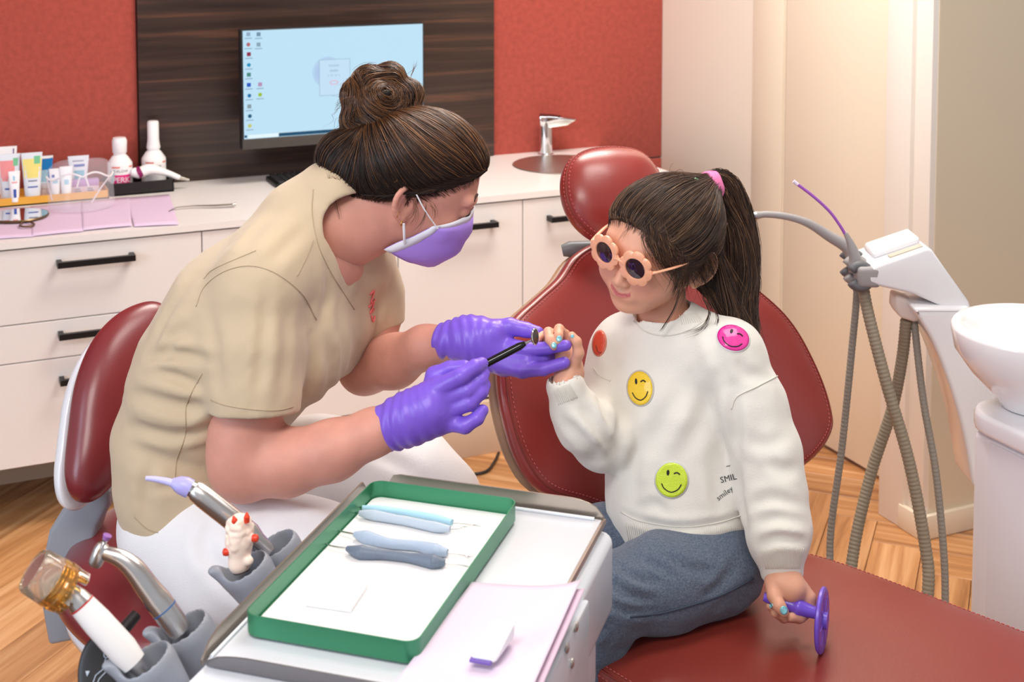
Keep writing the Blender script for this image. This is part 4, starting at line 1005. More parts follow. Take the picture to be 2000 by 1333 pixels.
def tp3(x, y, z=.008): return onZ(x, y, PZ+TZ+z)
def instr(label, pts, rad, mcol, tipL, tipR, grp=None, rings=0, mark=False):
    t = thing('scaler', tp3(*pts[len(pts)//2]), label, 'dental scaler')
    P = spline([tp3(x, y, .0105) for x, y in pts], 8); n = len(P)
    R = np.interp(np.linspace(0, 1, n), np.linspace(0, 1, len(rad)), rad)
    if rings:
        s = np.arange(n)/n
    P2 = spline(P, 3); R2 = np.interp(np.linspace(0, 1, len(P2)), np.linspace(0, 1, n), R)
    if rings: R2 = R2*(1+.03*np.sin(np.linspace(0, 2*pi*rings, len(P2))))
    hdl = tube('grip', P2, R2, mcol, t, 20)
    tube('tip', spline([tp3(x, y, z) for x, y, z in tipL], 6), np.linspace(.0013, .0004, len(spline([tp3(x, y, z) for x, y, z in tipL], 6))), M_sst, t, 8)
    tube('tip', spline([tp3(x, y, z) for x, y, z in tipR], 6), np.linspace(.0013, .0004, len(spline([tp3(x, y, z) for x, y, z in tipR], 6))), M_sst, t, 8)
    if mark:
        for k, (x, y) in enumerate(mark[1]):
            p = tp3(x, y, .0105+mark[2]); d = unit(P[-1]-P[0]); s_ = unit(np.cross(UPV, d))
            textm('grip_mark', mark[0][k], .0038, mat('mark_ink', (130, 136, 160), .5), hdl, lambda u, v: p+d*u+s_*v+UPV*.0004)
    return t
instr('light blue double-ended scaler, uppermost in the green tray', [(708, 992), (740, 995), (790, 1001), (850, 1012), (883, 1021)], [.0026, .0044, .0038, .0044, .0036], mat('grip_light_blue', (172, 214, 232), .45), [(708, 992, .009), (694, 990, .008), (684, 989, .010)], [(883, 1021, .009), (905, 1023, .008), (925, 1026, .006), (938, 1029, .012)])
instr('pale grey double-ended scaler just below the light blue one', [(702, 1003), (730, 1007), (790, 1018), (850, 1030), (879, 1034)], [.0032, .0062, .0048, .0060, .0036], mat('grip_pale_grey', (178, 192, 206), .45), [(702, 1003, .009), (688, 1001, .008), (682, 1000, .010)], [(879, 1034, .009), (895, 1033, .008), (905, 1030, .009), (912, 1030, .012)], mark=(['..-'], [(796, 1016)], .0052))
instr('pale blue scaler with thick ribbed ends and printed middle', [(692, 1044), (715, 1050), (760, 1062), (815, 1067), (850, 1076), (874, 1080)], [.0030, .0076, .0056, .0056, .0078, .0040], mat('grip_blue_grey', (168, 184, 204), .45), [(692, 1044, .009), (668, 1039, .008), (655, 1035, .008), (648, 1038, .004)], [(874, 1080, .009), (900, 1083, .008), (915, 1088, .006), (924, 1087, .012), (927, 1082, .013)], rings=44, mark=(['..-..', '-... .-'], [(775, 1057), (779, 1062)], .006))
instr('dark grey scaler with thick ribbed ends, lowest in the tray', [(678, 1072), (705, 1080), (750, 1084), (800, 1090), (845, 1098), (869, 1100)], [.0030, .0080, .0050, .0050, .0080, .0036], mat('grip_dark_grey', (104, 116, 134), .45), [(678, 1072, .009), (652, 1068, .008), (635, 1063, .008), (628, 1060, .004)], [(869, 1100, .009), (895, 1103, .008), (912, 1107, .005), (918, 1110, .003)], rings=44)
# folded gauze
gz = [tp3(595, 1185, .005), tp3(686, 1198, .005), tp3(719, 1148, .005), tp3(662, 1140, .005)]
for k in range(3): 
    pass
o = prism('gauze', [p+UPV*0 for p in gz], UPV*.0050, mat('gauze_white', (248, 247, 248), .9, bump=.3, bscale=500), None, .001)
tag(o, 'small folded white gauze square lying in the green tray', 'gauze')
# lilac napkins on the cart (two layers) and white clip
def cnap(px, z, fold, label, m):
    return sheet('napkin', px, z, label, 'napkin', fold, m, .0009, None, 26, 22, PZ)
M_nap2 = mat('pink_lilac_napkin', (220, 204, 222), .85, bump=.25, bscale=90)
fold = lambda s, t: .0045*(s-.45)**2*4+.0015*sin(6*s+2*t)*.5+.003*max(0, s-.9)*5
cnap([(925, 1152), (1142, 1160), (1030, 1420), (740, 1400)], .0022, lambda s, t: fold(s, t)*.5, 'lower lilac napkin, its edge showing on the right of the cart', mat('napkin_pink', (220, 192, 212), .85))
cnap([(922, 1152), (1134, 1153), (1018, 1420), (735, 1400)], .0046, fold, 'lilac napkin under the white wedge on the cart top', M_nap2)
wz = PZ+.010
wq = [(932, 1290), (966, 1296), (1003, 1252), (1006, 1214), (962, 1208), (946, 1240)]
def wp_(x, y, z): return onZ(x, y, wz)+UPV*z
t = thing('bandage_roll', wp_(965, 1255, 0), 'white folded cotton band lying on the lilac napkin', 'cotton roll')
wd = unit(wp_(970, 1292, 0)-wp_(928, 1285, 0))
cq = [onZ(x, y, wz) for x, y in ((917, 1291), (966, 1299), (1006, 1246), (958, 1238))]+[onZ(x, y, wz+h_) for x, y, h_ in ((922, 1274, .008), (974, 1283, .008), (1007, 1216, .020), (962, 1208, .020))]
bm = bmesh.new(); vq = [bm.verts.new(Vector(p)) for p in cq]
for f_ in ((3, 2, 1, 0), (4, 5, 6, 7), (0, 1, 5, 4), (1, 2, 6, 5), (2, 3, 7, 6), (3, 0, 4, 7)): bm.faces.new([vq[k] for k in f_])
bmesh.ops.recalc_face_normals(bm, faces=bm.faces[:]); bmesh.ops.bevel(bm, geom=bm.edges[:], offset=.0035, segments=4, profile=.5, affect='EDGES')
me = bpy.data.meshes.new('cotton_band'); bm.to_mesh(me); bm.free(); sharp_smooth(link(me, 'cotton_band', t, mat('cotton_white', (244, 244, 246), .8)), 60)
obx('purple_base', wp_(941, 1292, .0015), (wd, np.cross(UPV, wd), UPV), (.0105, .006, .0014), mat('purple_strip', (112, 88, 170), .5), t, .0005)
# ============================================================ PEOPLE: shared tools
def HF(N, U):
    N = unit(N); U = unit(U-(U @ N)*N); return N, U, np.cross(U, N)     # facing, up, person's left
def wrink(X, Y, Z, amp, f, seed, dirv=None):
    r_ = np.random.default_rng(seed); out = 0
    for i in range(5):
        d = unit(r_.normal(size=3)) if dirv is None else unit(np.array(dirv)+r_.normal(size=3)*.35)
        e = unit(r_.normal(size=3)); ff = f*(.6+.9*r_.random()); ph = r_.random()*6
        w_ = ff*(X*d[0]+Y*d[1]+Z*d[2])+ph+1.6*np.sin(ff*.45*(X*e[0]+Y*e[1]+Z*e[2])+ph*2)
        out = out+np.abs(np.sin(w_))**1.5*(.5+.5*np.sin(ff*.3*(X*e[0]+Y*e[1]+Z*e[2])+ph))
    return amp*(out/2.2-.5)
def folds(vol, L):
    """cloth folds along picture lines: a soft valley with raised sides; L = [(points, width, depth)]"""
    base = Vol(); base.p = list(vol.p); segs = []
    for pts, w_, am in L:
        S = spline(np.array(pts, float), 4); P = march(base, S[:, 0], S[:, 1]); n = len(P)
        for i in range(n-1): segs.append((P[i], P[i+1], w_, am, i/(n-1), (i+1)/(n-1)))
    groups = {}
    for g_ in segs: groups.setdefault((g_[2], g_[3], id(None)), []).append(g_)
    lines = []; cur = []
    for g_ in segs:
        if g_[4] == 0 and cur: lines.append(cur); cur = []
        cur.append(g_)
    lines.append(cur)
    def f(X, Y, Z):
        X, Y, Z = np.asarray(X, np.float64), np.asarray(Y, np.float64), np.asarray(Z, np.float64); out = np.zeros(X.shape)
        for ln in lines:
            w_, am = ln[0][2], ln[0][3]; A = np.array([g_[0] for g_ in ln]+[ln[-1][1]]); lo = A.min(0)-w_*4.5; hi = A.max(0)+w_*4.5
            m = (X > lo[0]) & (X < hi[0]) & (Y > lo[1]) & (Y < hi[1]) & (Z > lo[2]) & (Z < hi[2])
            if not m.any(): continue
            x, y, z = X[m], Y[m], Z[m]; best = np.full(x.shape, 9.); tt = np.zeros(x.shape)
            for a, b, _, _, t0, t1 in ln:
                d = b-a; L2 = d @ d+1e-12; t = np.clip(((x-a[0])*d[0]+(y-a[1])*d[1]+(z-a[2])*d[2])/L2, 0, 1)
                q = np.sqrt((x-a[0]-t*d[0])**2+(y-a[1]-t*d[1])**2+(z-a[2]-t*d[2])**2); c = q < best; best = np.where(c, q, best); tt = np.where(c, t0+(t1-t0)*t, tt)
            e = np.clip(np.sin(pi*np.clip(tt, .02, .98)), 0, 1)**.6
            out[m] += am*e*(np.exp(-(best/w_)**2)-.55*np.exp(-((best-2*w_)/(w_*1.1))**2))
        return out
    return f
def limb(v, pts, k=.012, **kw):
    v.chain([W(x, y, d) for x, y, d, r in pts], [q[3] for q in pts], k, **kw)
def march(vol, px, py, d0=1.2, d1=3.0, off=0.0):
    """first hit of picture rays with a volume; returns points"""
    R = np.array([ray(x, y) for x, y in zip(px, py)]); d = np.full(len(R), d0)
    for _ in range(60):
        s = vol.at(CAM+R*d[:, None])-off; d = np.minimum(d+np.maximum(s, 0)*.8, d1)
        if np.all(s < .0004): break
    return CAM+R*d[:, None]
def vgrad(vol, P, e=.002):
    G = np.stack([vol.at(P+np.eye(3)[a]*e)-vol.at(P-np.eye(3)[a]*e) for a in range(3)], 1); return G/(np.linalg.norm(G, axis=1)[:, None]+1e-9)
def decal(name, vol, px, py, m, parent, off=.002, faces=None):
    P = march(vol, px, py, off=off); return mesh(name, P, faces, m, parent)
def disc_decal(name, vol, cx, cy, rx, ry, m, parent, off, rot=0, nr=6, ns=28):
    px = [cx]; py = [cy]; 
    for i in range(1, nr+1):
        for k in range(ns):
            a = 2*pi*k/ns; x = rx*i/nr*cos(a); y = ry*i/nr*sin(a); px.append(cx+x*cos(rot)-y*sin(rot)); py.append(cy+x*sin(rot)+y*cos(rot))
    Fc = [(0, 1+(k+1) % ns, 1+k) for k in range(ns)]+[(1+i*ns+k, 1+i*ns+(k+1) % ns, 1+(i+1)*ns+(k+1) % ns, 1+(i+1)*ns+k) for i in range(nr-1) for k in range(ns)]
    P = march(vol, px, py); G = vgrad(vol, P); P = P+G*off
    n = len(P); P2 = np.vstack([P, P-G*(off+.002)]); rim = [1+(nr-1)*ns+k for k in range(ns)]
    Fc += [(rim[k], rim[(k+1) % ns], rim[(k+1) % ns]+n, rim[k]+n) for k in range(ns)]
    o = mesh(name, P2, Fc, m, parent); bm = bmesh.new(); bm.from_mesh(o.data); bmesh.ops.recalc_face_normals(bm, faces=bm.faces[:]); bm.to_mesh(o.data); bm.free(); return o
def line_decal(name, vol, pts, r, m, parent, off=.002, n=8, sides=6, closed=False):
    S = spline(np.array(pts, float), n, closed); P = march(vol, S[:, 0], S[:, 1]); P = P+vgrad(vol, P)*off
    V, Fc = tubeVF(P, r, sides, closed=closed); return mesh(name, V, Fc, m, parent)
def strands(name, paths, rad, cols, m, parent):
    """paths (n, k, 3); three-sided tapering hairs in one mesh"""
    P = np.asarray(paths, float); n, k, _ = P.shape
    T = np.gradient(P, axis=1); T /= np.linalg.norm(T, axis=2)[..., None]+1e-9
    ref = np.array([.3, .5, .81]); A = np.cross(T, ref); A /= np.linalg.norm(A, axis=2)[..., None]+1e-9; B = np.cross(T, A)
    prof = np.minimum(1, np.minimum(np.linspace(0, 1, k)*6+.35, np.linspace(1, 0, k)*2.2+.12))
    R = np.asarray(rad)[:, None]*prof[None]
    V = np.stack([P+R[..., None]*(A*cos(a)+B*sin(a)) for a in (0, 2*pi/3, 4*pi/3)], 2).reshape(-1, 3)
    b = (np.arange(n)[:, None]*k+np.arange(k-1)[None])[..., None]*3; q = []
    for s in range(3):
        t_ = (s+1) % 3; q.append(np.concatenate([b+s, b+t_, b+3+t_, b+3+s], 2).reshape(-1, 4))
    Q = np.vstack(q); C = np.repeat(np.asarray(cols), k*3, axis=0)
    o = qmesh(name, V, Q, m, parent, {'hair': C}); o['kind'] = 'stuff'; return o
def flow_strands(vol, seeds, flow, steps, step, off, both=True):
    """trace seeds along a flow on the volume surface"""
    def proj(P, o):
        for _ in range(2): P = P-vgrad(vol, P)*(vol.at(P)-o)[:, None]
        return P
    P0 = proj(seeds, off); fw_ = [P0]; 
    def run(sgn, n):
        out = []; P = P0
        for _ in range(n):
            t_ = flow(P)*sgn; g = vgrad(vol, P); t_ = t_-(t_*g).sum(1)[:, None]*g; t_ /= np.linalg.norm(t_, axis=1)[:, None]+1e-9
            P = proj(P+t_*step, off); out.append(P)
        return out
    f_ = run(1, steps); b = run(-1, steps)[::-1] if both else []
    return np.stack(b+[P0]+f_, 1)
def surf_seeds(vol, c, rad, n, rg):
    d = rg.normal(size=(n, 3)); d /= np.linalg.norm(d, axis=1)[:, None]; P = c+d*rad
    for _ in range(14): P = P-d*np.clip(vol.at(P), -.02, .03)[:, None]
    ok = np.abs(vol.at(P)) < .003; return P[ok]
M_hairW = attr_mat('brown_hair', 'hair', .38, .55)
M_hairB = mat('hair_base', (24, 15, 12), .55, spec=.35, bump=.6, bscale=300, stretch=(1, 1, 1))
M_skin = mat('skin_fair', (216, 154, 136), .48, spec=.4, sss=.25, bump=.12, bscale=420, var=.05, vscale=26)
# ============================================================ THE WOMAN
wt = thing('person', (.42, 2.05, .55), 'woman with a brown hair bun, beige tunic and lilac mask, leaning forward', 'person')
wN, wU, wL = HF(RD(.87, .13, -.48), RD(.50, -.02, .87))
wE = W(790, 376, 2.15); S_ = .93
wHc = wE+(wN*.015+wU*.02)*S_
def wh(n, u, l=0): return wHc+(wN*n+wU*u+wL*l)*S_
wlat = unit(W(700, 500, 2.28)-W(480, 590, 1.97))      # near shoulder to far shoulder
def head_prims(v, h, s, NU, kid=False):
    N_, U_, L_ = NU
    v.add(ell(h(-.008, .032), (N_, U_, L_), (.098*s, .083*s, .075*s)), .01)
    v.add(ell(h(.030, -.012), (N_, U_, L_), (.062*s, .080*s, .062*s)), .02)
    v.add(ell(h(.045, -.060), (N_, U_, L_), (.044*s, .048*s, .040*s)), .022)
    v.add(ell(h(.076, -.096), (N_, U_, L_), (.018*s, .015*s, .020*s)), .018)
    for q in (-1, 1):
        v.add(cone(h(.0, -.040, .050*q), h(.062, -.088, .018*q), .020*s, .016*s), .02)
        v.add(ell(h(.058, -.034, .036*q), (N_, U_, L_), (.026*s, .025*s, .024*s)), .02)
        v.add(ell(h(.096, .004, .031*q), (N_, U_, L_), (.013*s, .0125*s, .018*s)), .010, 's')
        v.add(ell(h(.080, .004, .031*q), (N_, U_, L_), (.0125*s,)*3), .004)
        v.add(cone(h(.088, .024, .014*q), h(.080, .026, .044*q), .009*s, .008*s), .012)
    v.add(cone(h(.088, .010), h(.1045, -.028), .0075*s, .0095*s), .010)
    for q in (-1, 1): v.add(ell(h(.097, -.032, .010*q), (N_, U_, L_), (.009*s, .0065*s, .0065*s)), .006)
    v.add(ell(h(.086, -.052), (N_, U_, L_), (.014*s, .014*s, .024*s)), .012)
def ear(v, h, s, q, NU, back=.30):
    N_, U_, L_ = NU; c = h(-.012, -.014, .070*q); o_ = L_*q
    e1 = unit(U_-N_*.22); e2 = unit(-N_+o_*.45-U_*.1)
    pts = []
    for a in np.linspace(-.6, 3.9, 15):
        rr_ = 1 if a < 2.6 else 1-.28*(a-2.6)/1.3
        pts.append(c+e1*.031*s*sin(a*.80+.35-.0)*1.0*rr_+e2*(.016*s*(-cos(a*.80+.35))+.010*s)*rr_+o_*.006*s)
    # simple: rim as an arc from the temple over the top down to the lobe
    rim_ = [c+(e1*(.028*sin(t_))+e2*(.004+.023*max(0, cos(t_))-.008*max(0, -cos(t_)))+o_*(.004+.006*max(0, cos(t_))))*s for t_ in np.linspace(2.5, -1.45, 14)]
    v.chain(rim_, [.0042*s]*13+[.0055*s], .003)
    v.add(ell(c+(e2*.008+o_*.002)*s, (e1, e2, np.cross(e1, e2)), (.029*s, .020*s, .0055*s)), .006)
    v.add(ell(c+(-e1*.0295+e2*.003+o_*.004)*s, (e1, e2, np.cross(e1, e2)), (.0085*s, .0075*s, .0045*s)), .004)
    v.add(ell(c+(e2*.003+o_*.0085-e1*.003)*s, (e1, e2, np.cross(e1, e2)), (.0175*s, .0105*s, .0075*s)), .004, 's')
    return c, e1, e2, o_
v = Vol(); head_prims(v, wh, S_, (wN, wU, wL))
wear = [ear(v, wh, S_, q, (wN, wU, wL)) for q in (-1, 1)]
nb = W(662, 445, 2.14)
v.add(cone(wh(-.022, -.060), W(705, 436, 2.145), .052, .050), .025); v.add(cone(W(705, 436, 2.145), nb, .050, .050), .03)
v.add(cone(wh(-.045, -.030), W(668, 412, 2.14), .045, .046), .025); v.add(cone(W(680, 460, 2.14), W(684, 515, 2.20), .046, .016), .02); v.add(cone(nb, W(625, 510, 2.16), .046, .050, wlat, 1.3), .03)
hv, hq = v.mesh(.0022); wheadvol = v
# arms, torso and legs
v = Vol()
v.chain([W(640, 520, 2.14), W(530, 640, 2.14), W(400, 850, 2.14), W(372, 985, 2.13)], [.055, .075, .070, .085], .04, wlat, 1.4)
limb(v, [(500, 590, 1.99, .050), (492, 740, 1.985, .052), (478, 860, 1.98, .049), (476, 922, 1.975, .043)], .02)
limb(v, [(470, 905, 1.975, .046), (560, 905, 1.965, .044), (650, 880, 1.955, .040), (730, 845, 1.95, .031), (785, 826, 1.95, .026), (830, 806, 1.95, .024)], .018)
limb(v, [(700, 510, 2.27, .045), (735, 600, 2.27, .042), (722, 690, 2.25, .040), (712, 718, 2.23, .040)], .02)
limb(v, [(712, 720, 2.23, .040), (770, 706, 2.18, .040), (830, 678, 2.13, .031), (885, 666, 2.10, .025), (920, 664, 2.09, .024)], .018)
limb(v, [(370, 1020, 2.08, .085), (560, 1085, 2.02, .075), (760, 1130, 1.97, .055), (790, 1350, 1.98, .05), (740, 1600, 2.0, .038), (800, 1660, 1.98, .03)], .03)
limb(v, [(430, 960, 2.25, .085), (620, 935, 2.27, .075), (820, 945, 2.28, .055), (880, 1150, 2.30, .048), (905, 1400, 2.32, .036), (960, 1430, 2.30, .03)], .03)
bv, bq = v.mesh(.005)
V, Q = joinVQ([(hv, hq), (bv, bq)])
wbody = qmesh('body', V, Q, M_skin, wt)
# eye, brow, lashes on the near side
M_brow = mat('brow_brown', (62, 38, 30), .7)
for q in (-1, 1):
    br = [wh(.0865-.0*abs(a), .0305+.004*sin(a*3.1), q*(.012+.034*a)) for a in np.linspace(0, 1, 7)]
    P = np.array(br); P = P-vgrad(wheadvol, P)*(wheadvol.at(P)-.0008)[:, None]
    tube('eyebrow', P, np.interp(np.linspace(0, 1, 7), [0, .3, 1], [.0022, .0026, .0008]), M_brow, wt, 8)
    P = np.array([wh(.09, .0+.0045*sin(pi*a), q*(.019+.024*a)) for a in np.linspace(0, 1, 9)]); P = P-vgrad(wheadvol, P)*(wheadvol.at(P)-.0004)[:, None]
    tube('eyelashes', P, .0011, mat('lash_dark', (30, 20, 18), .6), wt, 6)
# earrings
M_gold = mat('gold', (226, 180, 92), .2, metal=1)
c, e1, e2, o_ = wear[0]
for (a_, b_, r_) in ((-.022, .014, .0045), (-.0335, .003, .0048)):
    cc_ = c+(e1*a_+e2*b_+o_*.008)*S_; V, Fc = tubeVF([cc_+e1*r_*cos(t_)+unit(o_+e2*.4)*r_*sin(t_) for t_ in np.linspace(0, 2*pi, 18, endpoint=False)], .0009, 6, closed=True); mesh('hoop_earring', V, Fc, M_gold, wt)
# ------------------------------------------------------------ hair
hv_ = Vol()
hA = unit(RD(.97, .05, -.20)); hB = unit(np.cross(np.cross(hA, UPV), hA)); hC = np.cross(hA, hB)
hv_.add(ell(wh(-.002, .042), (wN, wU, wL), (.1065*S_, .091*S_, .083*S_)), .01)
hv_.add(ell(wh(-.055, .012), (wN, wU, wL), (.078, .072, .078)), .03)
hv_.add(ell(W(668, 305, 2.15), (RT, FL, UPV), (.040, .058, .040)), .03)
hv_.add(ell(W(705, 330, 2.15), (RT, FL, UPV), (.050, .066, .042)), .03)
hm = unit(-wN*.66+wU*.75)
def hsp(X, Y, Z, c0=wh(.088, .074), m_=hm): return -((X-c0[0])*m_[0]+(Y-c0[1])*m_[1]+(Z-c0[2])*m_[2])
hv_.add((hsp, wHc-.3, wHc+.3), .006, 'i')
wB = W(752, 262, 2.17)
gr_dir = lambda P: (wB-P)
def thin_edge(cutf, amp, depth=.026): return lambda X, Y, Z: amp*np.clip(1+cutf(X, Y, Z)/depth, 0, 1)**1.4
def hair_grooves(B, axis, amp, nf):
    a1 = unit(np.cross(axis, [.3, .2, .9])); a2 = np.cross(axis, a1)
    def f(X, Y, Z):
        x = X-B[0]; y = Y-B[1]; z = Z-B[2]; u = x*a1[0]+y*a1[1]+z*a1[2]; w_ = x*a2[0]+y*a2[1]+z*a2[2]; th = np.arctan2(w_, u)
        r = np.sqrt(u*u+w_*w_)
        return amp*(np.sin(th*nf+3*np.sin(r*30))*.6+np.sin(th*nf*2.3+1+2*np.sin(r*22))*.4)*np.clip(r/.05, 0, 1)
    return f
bunax = unit(W(735, 180, 2.17)-wHc)
te_ = thin_edge(hsp, .009); hv_.disp = te_; hg_ = hair_grooves(wB, bunax, .0012, 34)
V, Q = hv_.mesh(.003, lambda X, Y, Z: hg_(X, Y, Z)+te_(X, Y, Z)); whair = qmesh('hair', V, Q, M_hairB, wt)
bun = Vol(); bc_ = W(738, 205, 2.17)
rg = np.random.default_rng(5)
bun.add(ell(bc_, (RT, FL, UPV), (.050, .050, .045)), .01)
for (x, y, dd, r_) in ((700, 185, 0, .026), (720, 158, -.01, .024), (762, 150, 0, .023), (795, 185, 0, .025), (790, 225, -.01, .026), (745, 232, -.025, .030), (700, 235, -.01, .027), (735, 195, -.032, .026), (690, 262, 0, .020), (755, 262, -.02, .026)):
    bun.add(ell(W(x, y, 2.17+dd), (RT, FL, UPV), (r_, r_, r_*.95)), .010)
def bung(X, Y, Z):
    x = X-bc_[0]; y = Y-bc_[1]; z = Z-bc_[2]; u = x*RT[0]+y*RT[1]; th = np.arctan2(z, u); r = np.sqrt(u*u+z*z)
    return .0016*np.sin(th*9+r*260)+.0010*np.sin(th*17-r*340+1)
V, Q = bun.mesh(.0022, bung); qmesh('hair_bun', V, Q, M_hairB, whair)
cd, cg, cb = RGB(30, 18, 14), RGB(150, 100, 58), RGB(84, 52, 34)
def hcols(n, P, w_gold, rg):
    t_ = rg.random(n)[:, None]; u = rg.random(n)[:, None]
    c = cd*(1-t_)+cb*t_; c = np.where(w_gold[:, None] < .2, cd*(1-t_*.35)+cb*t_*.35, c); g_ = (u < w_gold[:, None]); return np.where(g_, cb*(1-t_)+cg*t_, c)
sd = surf_seeds(hv_, wh(-.01, .035), .10, 3600, rg)
keep = hsp(sd[:, 0], sd[:, 1], sd[:, 2]) < .002; sd = sd[keep]
offs = rg.uniform(0, .0022, len(sd))
def flowW(P): 
    t_ = wB-P; t_ /= np.linalg.norm(t_, axis=1)[:, None]; return t_
pa = flow_strands(hv_, sd, flowW, 7, .0068, offs)
jit = np.cumsum(rg.normal(size=pa.shape)*.00022, axis=1); pa = pa+jit
up_ = ((sd-wHc) @ UPV); wg = np.clip((up_-.025)*7, .03, .6)  # lower strands darker: under-layer hair, with shade also put into the colour
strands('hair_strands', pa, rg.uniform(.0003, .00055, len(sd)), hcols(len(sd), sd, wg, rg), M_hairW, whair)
# fine hairline hairs growing out of the skin
def hairline(vol, cutf, c, n, flow, seedd):
    r2 = np.random.default_rng(seedd); S1 = surf_seeds(vol, c, .11, n, r2); g1_ = cutf(S1); return S1[(g1_ > -.002) & (g1_ < .007)]
sh_ = hairline(wheadvol, lambda P: hsp(P[:, 0], P[:, 1], P[:, 2]), wh(0, .02), 9000, flowW, 3)
sh_ = sh_[((sh_-wHc) @ wN > -.02)]
ph_ = flow_strands(wheadvol, sh_, flowW, 5, .0042, rg.uniform(.0004, .0012, len(sh_)), both=False); ph_ = ph_+vgrad(wheadvol, ph_.reshape(-1, 3)).reshape(ph_.shape)*(np.linspace(0, 1, ph_.shape[1])**1.3*.006)[None, :, None]
strands('hairline_hairs', ph_, rg.uniform(.00025, .0004, len(sh_)), hcols(len(sh_), None, np.full(len(sh_), .1), rg), M_hairW, whair)
# bun strands swirl
sb_ = surf_seeds(bun, bc_, .05, 2300, rg)
bax = -FL*.75+UPV*.45+RT*.25
def flowB(P):
    x = P-bc_; s = np.cross(np.broadcast_to(unit(bax), x.shape), x); s /= np.linalg.norm(s, axis=1)[:, None]+1e-6
    n_ = np.stack([np.sin(P[:, 1]*70+P[:, 2]*40), np.sin(P[:, 2]*60+P[:, 0]*50), np.sin(P[:, 0]*65-P[:, 1]*45)], 1)
    return s+.55*n_
pb_ = flow_strands(bun, sb_, flowB, 7, .0062, rg.uniform(0, .003, len(sb_)))
pb_ = pb_+np.cumsum(rg.normal(size=pb_.shape)*.0003, axis=1)
strands('hair_strands', pb_, rg.uniform(.0003, .0006, len(sb_)), hcols(len(sb_), sb_, np.full(len(sb_), .5), rg), M_hairW, whair)
# flyaway hairs
fl = []
for _ in range(150):
    d = unit(rg.normal(size=3)+UPV*.4); p = bc_+d*.055; q = unit(np.cross(d, rg.normal(size=3)))
    L_ = rg.uniform(.01, .035); fl.append([p+(d*.6+q)*L_*s+d*.012*s*s*rg.uniform(-.5, 1)+UPV*-.02*s*s for s in np.linspace(0, 1, 15)])
for _ in range(120):
    i = rg.integers(len(sd)); p = sd[i]; d = vgrad(hv_, p[None])[0]; q = unit(flowW(p[None])[0]+.5*rg.normal(size=3)); L_ = rg.uniform(.01, .03)
    fl.append([p+q*L_*s+d*.008*sin(pi*s) for s in np.linspace(0, 1, 15)])
for (x0_, y0_, x1_, y1_, x2_, y2_) in ((690, 140, 715, 118, 735, 128), (688, 190, 660, 195, 655, 215), (800, 150, 812, 130, 815, 122), (640, 340, 655, 400, 665, 432), (648, 345, 700, 380, 640, 405), (660, 355, 640, 385, 600, 372), (815, 395, 822, 425, 800, 440), (830, 395, 835, 430, 812, 452), (840, 395, 860, 412, 842, 440), (808, 390, 815, 420, 790, 432)):
    a = np.array([x0_, y0_]); b = np.array([x1_, y1_]); c3 = np.array([x2_, y2_])
    for k in range(6):
        j = rg.normal(size=(3, 2))*4; fl.append([W(*((1-s)**2*(a+j[0])+2*s*(1-s)*(b+j[1])+s*s*(c3+j[2])), 2.08) for s in np.linspace(0, 1, 15)])
strands('stray_hairs', fl, rg.uniform(.0002, .0003, len(fl)), hcols(len(fl), None, np.full(len(fl), .5), rg), M_hairW, whair)
# ------------------------------------------------------------ mask
M_mask = mat('mask_lilac', (176, 140, 232), .62, bump=.25, bscale=160); M_mband = mat('mask_white', (236, 236, 246), .7)
nv, nu_ = 16, 41; V = []
S_k = [0, .25, .55, .8, 1]
for j in range(nv):
    s = j/(nv-1)                     # 0 bottom .. 1 top
    nc = np.interp(s, S_k, [.060, .097, .118, .117, .099]); uc = np.interp(s, S_k, [-.116, -.103, -.062, -.026, .012])
    ne = -.008+.050*s; ue = -.106+.074*s; le = .052+.016*s
    for i in range(nu_):
        f_ = -1+2*i/(nu_-1); a = abs(f_)
        b_ = a**1.9; n_ = nc+(ne-nc)*b_; u_ = uc+(ue-uc)*a**1.6; l_ = math.copysign(le*sin(pi/2*min(1, a*1.02))**1.05, f_)
        V.append(wh(n_+.0022*sin(s*17)*cos(f_*1.4), u_, l_))
V = np.array(V)
for _ in range(3):
    D_ = wheadvol.at(V); G_ = vgrad(wheadvol, V); V = V+G_*np.clip(.003-D_, 0, .02)[:, None]
V = V.reshape(nv, nu_, 3)
for _ in range(1):
    A = V.copy(); A[1:-1] = (V[:-2]+V[2:]+4*V[1:-1])/6; V = A.copy(); A[:, 1:-1] = (V[:, :-2]+V[:, 2:]+4*V[:, 1:-1])/6; V = A
def gmesh(name, G, m, par, th=.0012):
    a, b = G.shape[:2]; o = mesh(name, G.reshape(-1, 3), [(j*b+i, j*b+i+1, (j+1)*b+i+1, (j+1)*b+i) for j in range(a-1) for i in range(b-1)], m, par)
    md = o.modifiers.new('t', 'SOLIDIFY'); md.thickness = th; md.offset = 0; return o
mk = gmesh('mask', V[:15], M_mask, wt); gmesh('mask_top_band', V[14:], M_mband, mk); 
gmesh('mask_side_band', V[:, :3]+(V[:, :3]-wHc)*.012, M_mband, mk, .0006)
M_loop = mat('elastic_white', (248, 248, 250), .7)
et = wear[0][0]+wear[0][1]*.020+wear[0][3]*.010; eb = wear[0][0]-wear[0][1]*.030+wear[0][3]*.008
tube('ear_loop', spline([V[14, 2]-wL*.002, (V[14, 2]+et)/2-wL*.006, et-wL*.004+wN*.006], 5), .0018, M_loop, mk, 8, flat=.5)
tube('ear_loop', spline([V[5, 1]-wL*.002, (V[5, 1]+eb)/2-wL*.006, eb-wL*.004], 5), .0020, M_loop, mk, 8, flat=.5)
# ------------------------------------------------------------ tunic
M_tun = mat('beige_tunic', (205, 184, 154), .82, sheen=.25, bump=.18, bscale=700, bdet=1); M_seam = mat('tunic_seam', (186, 166, 138), .85)
tv = Vol()
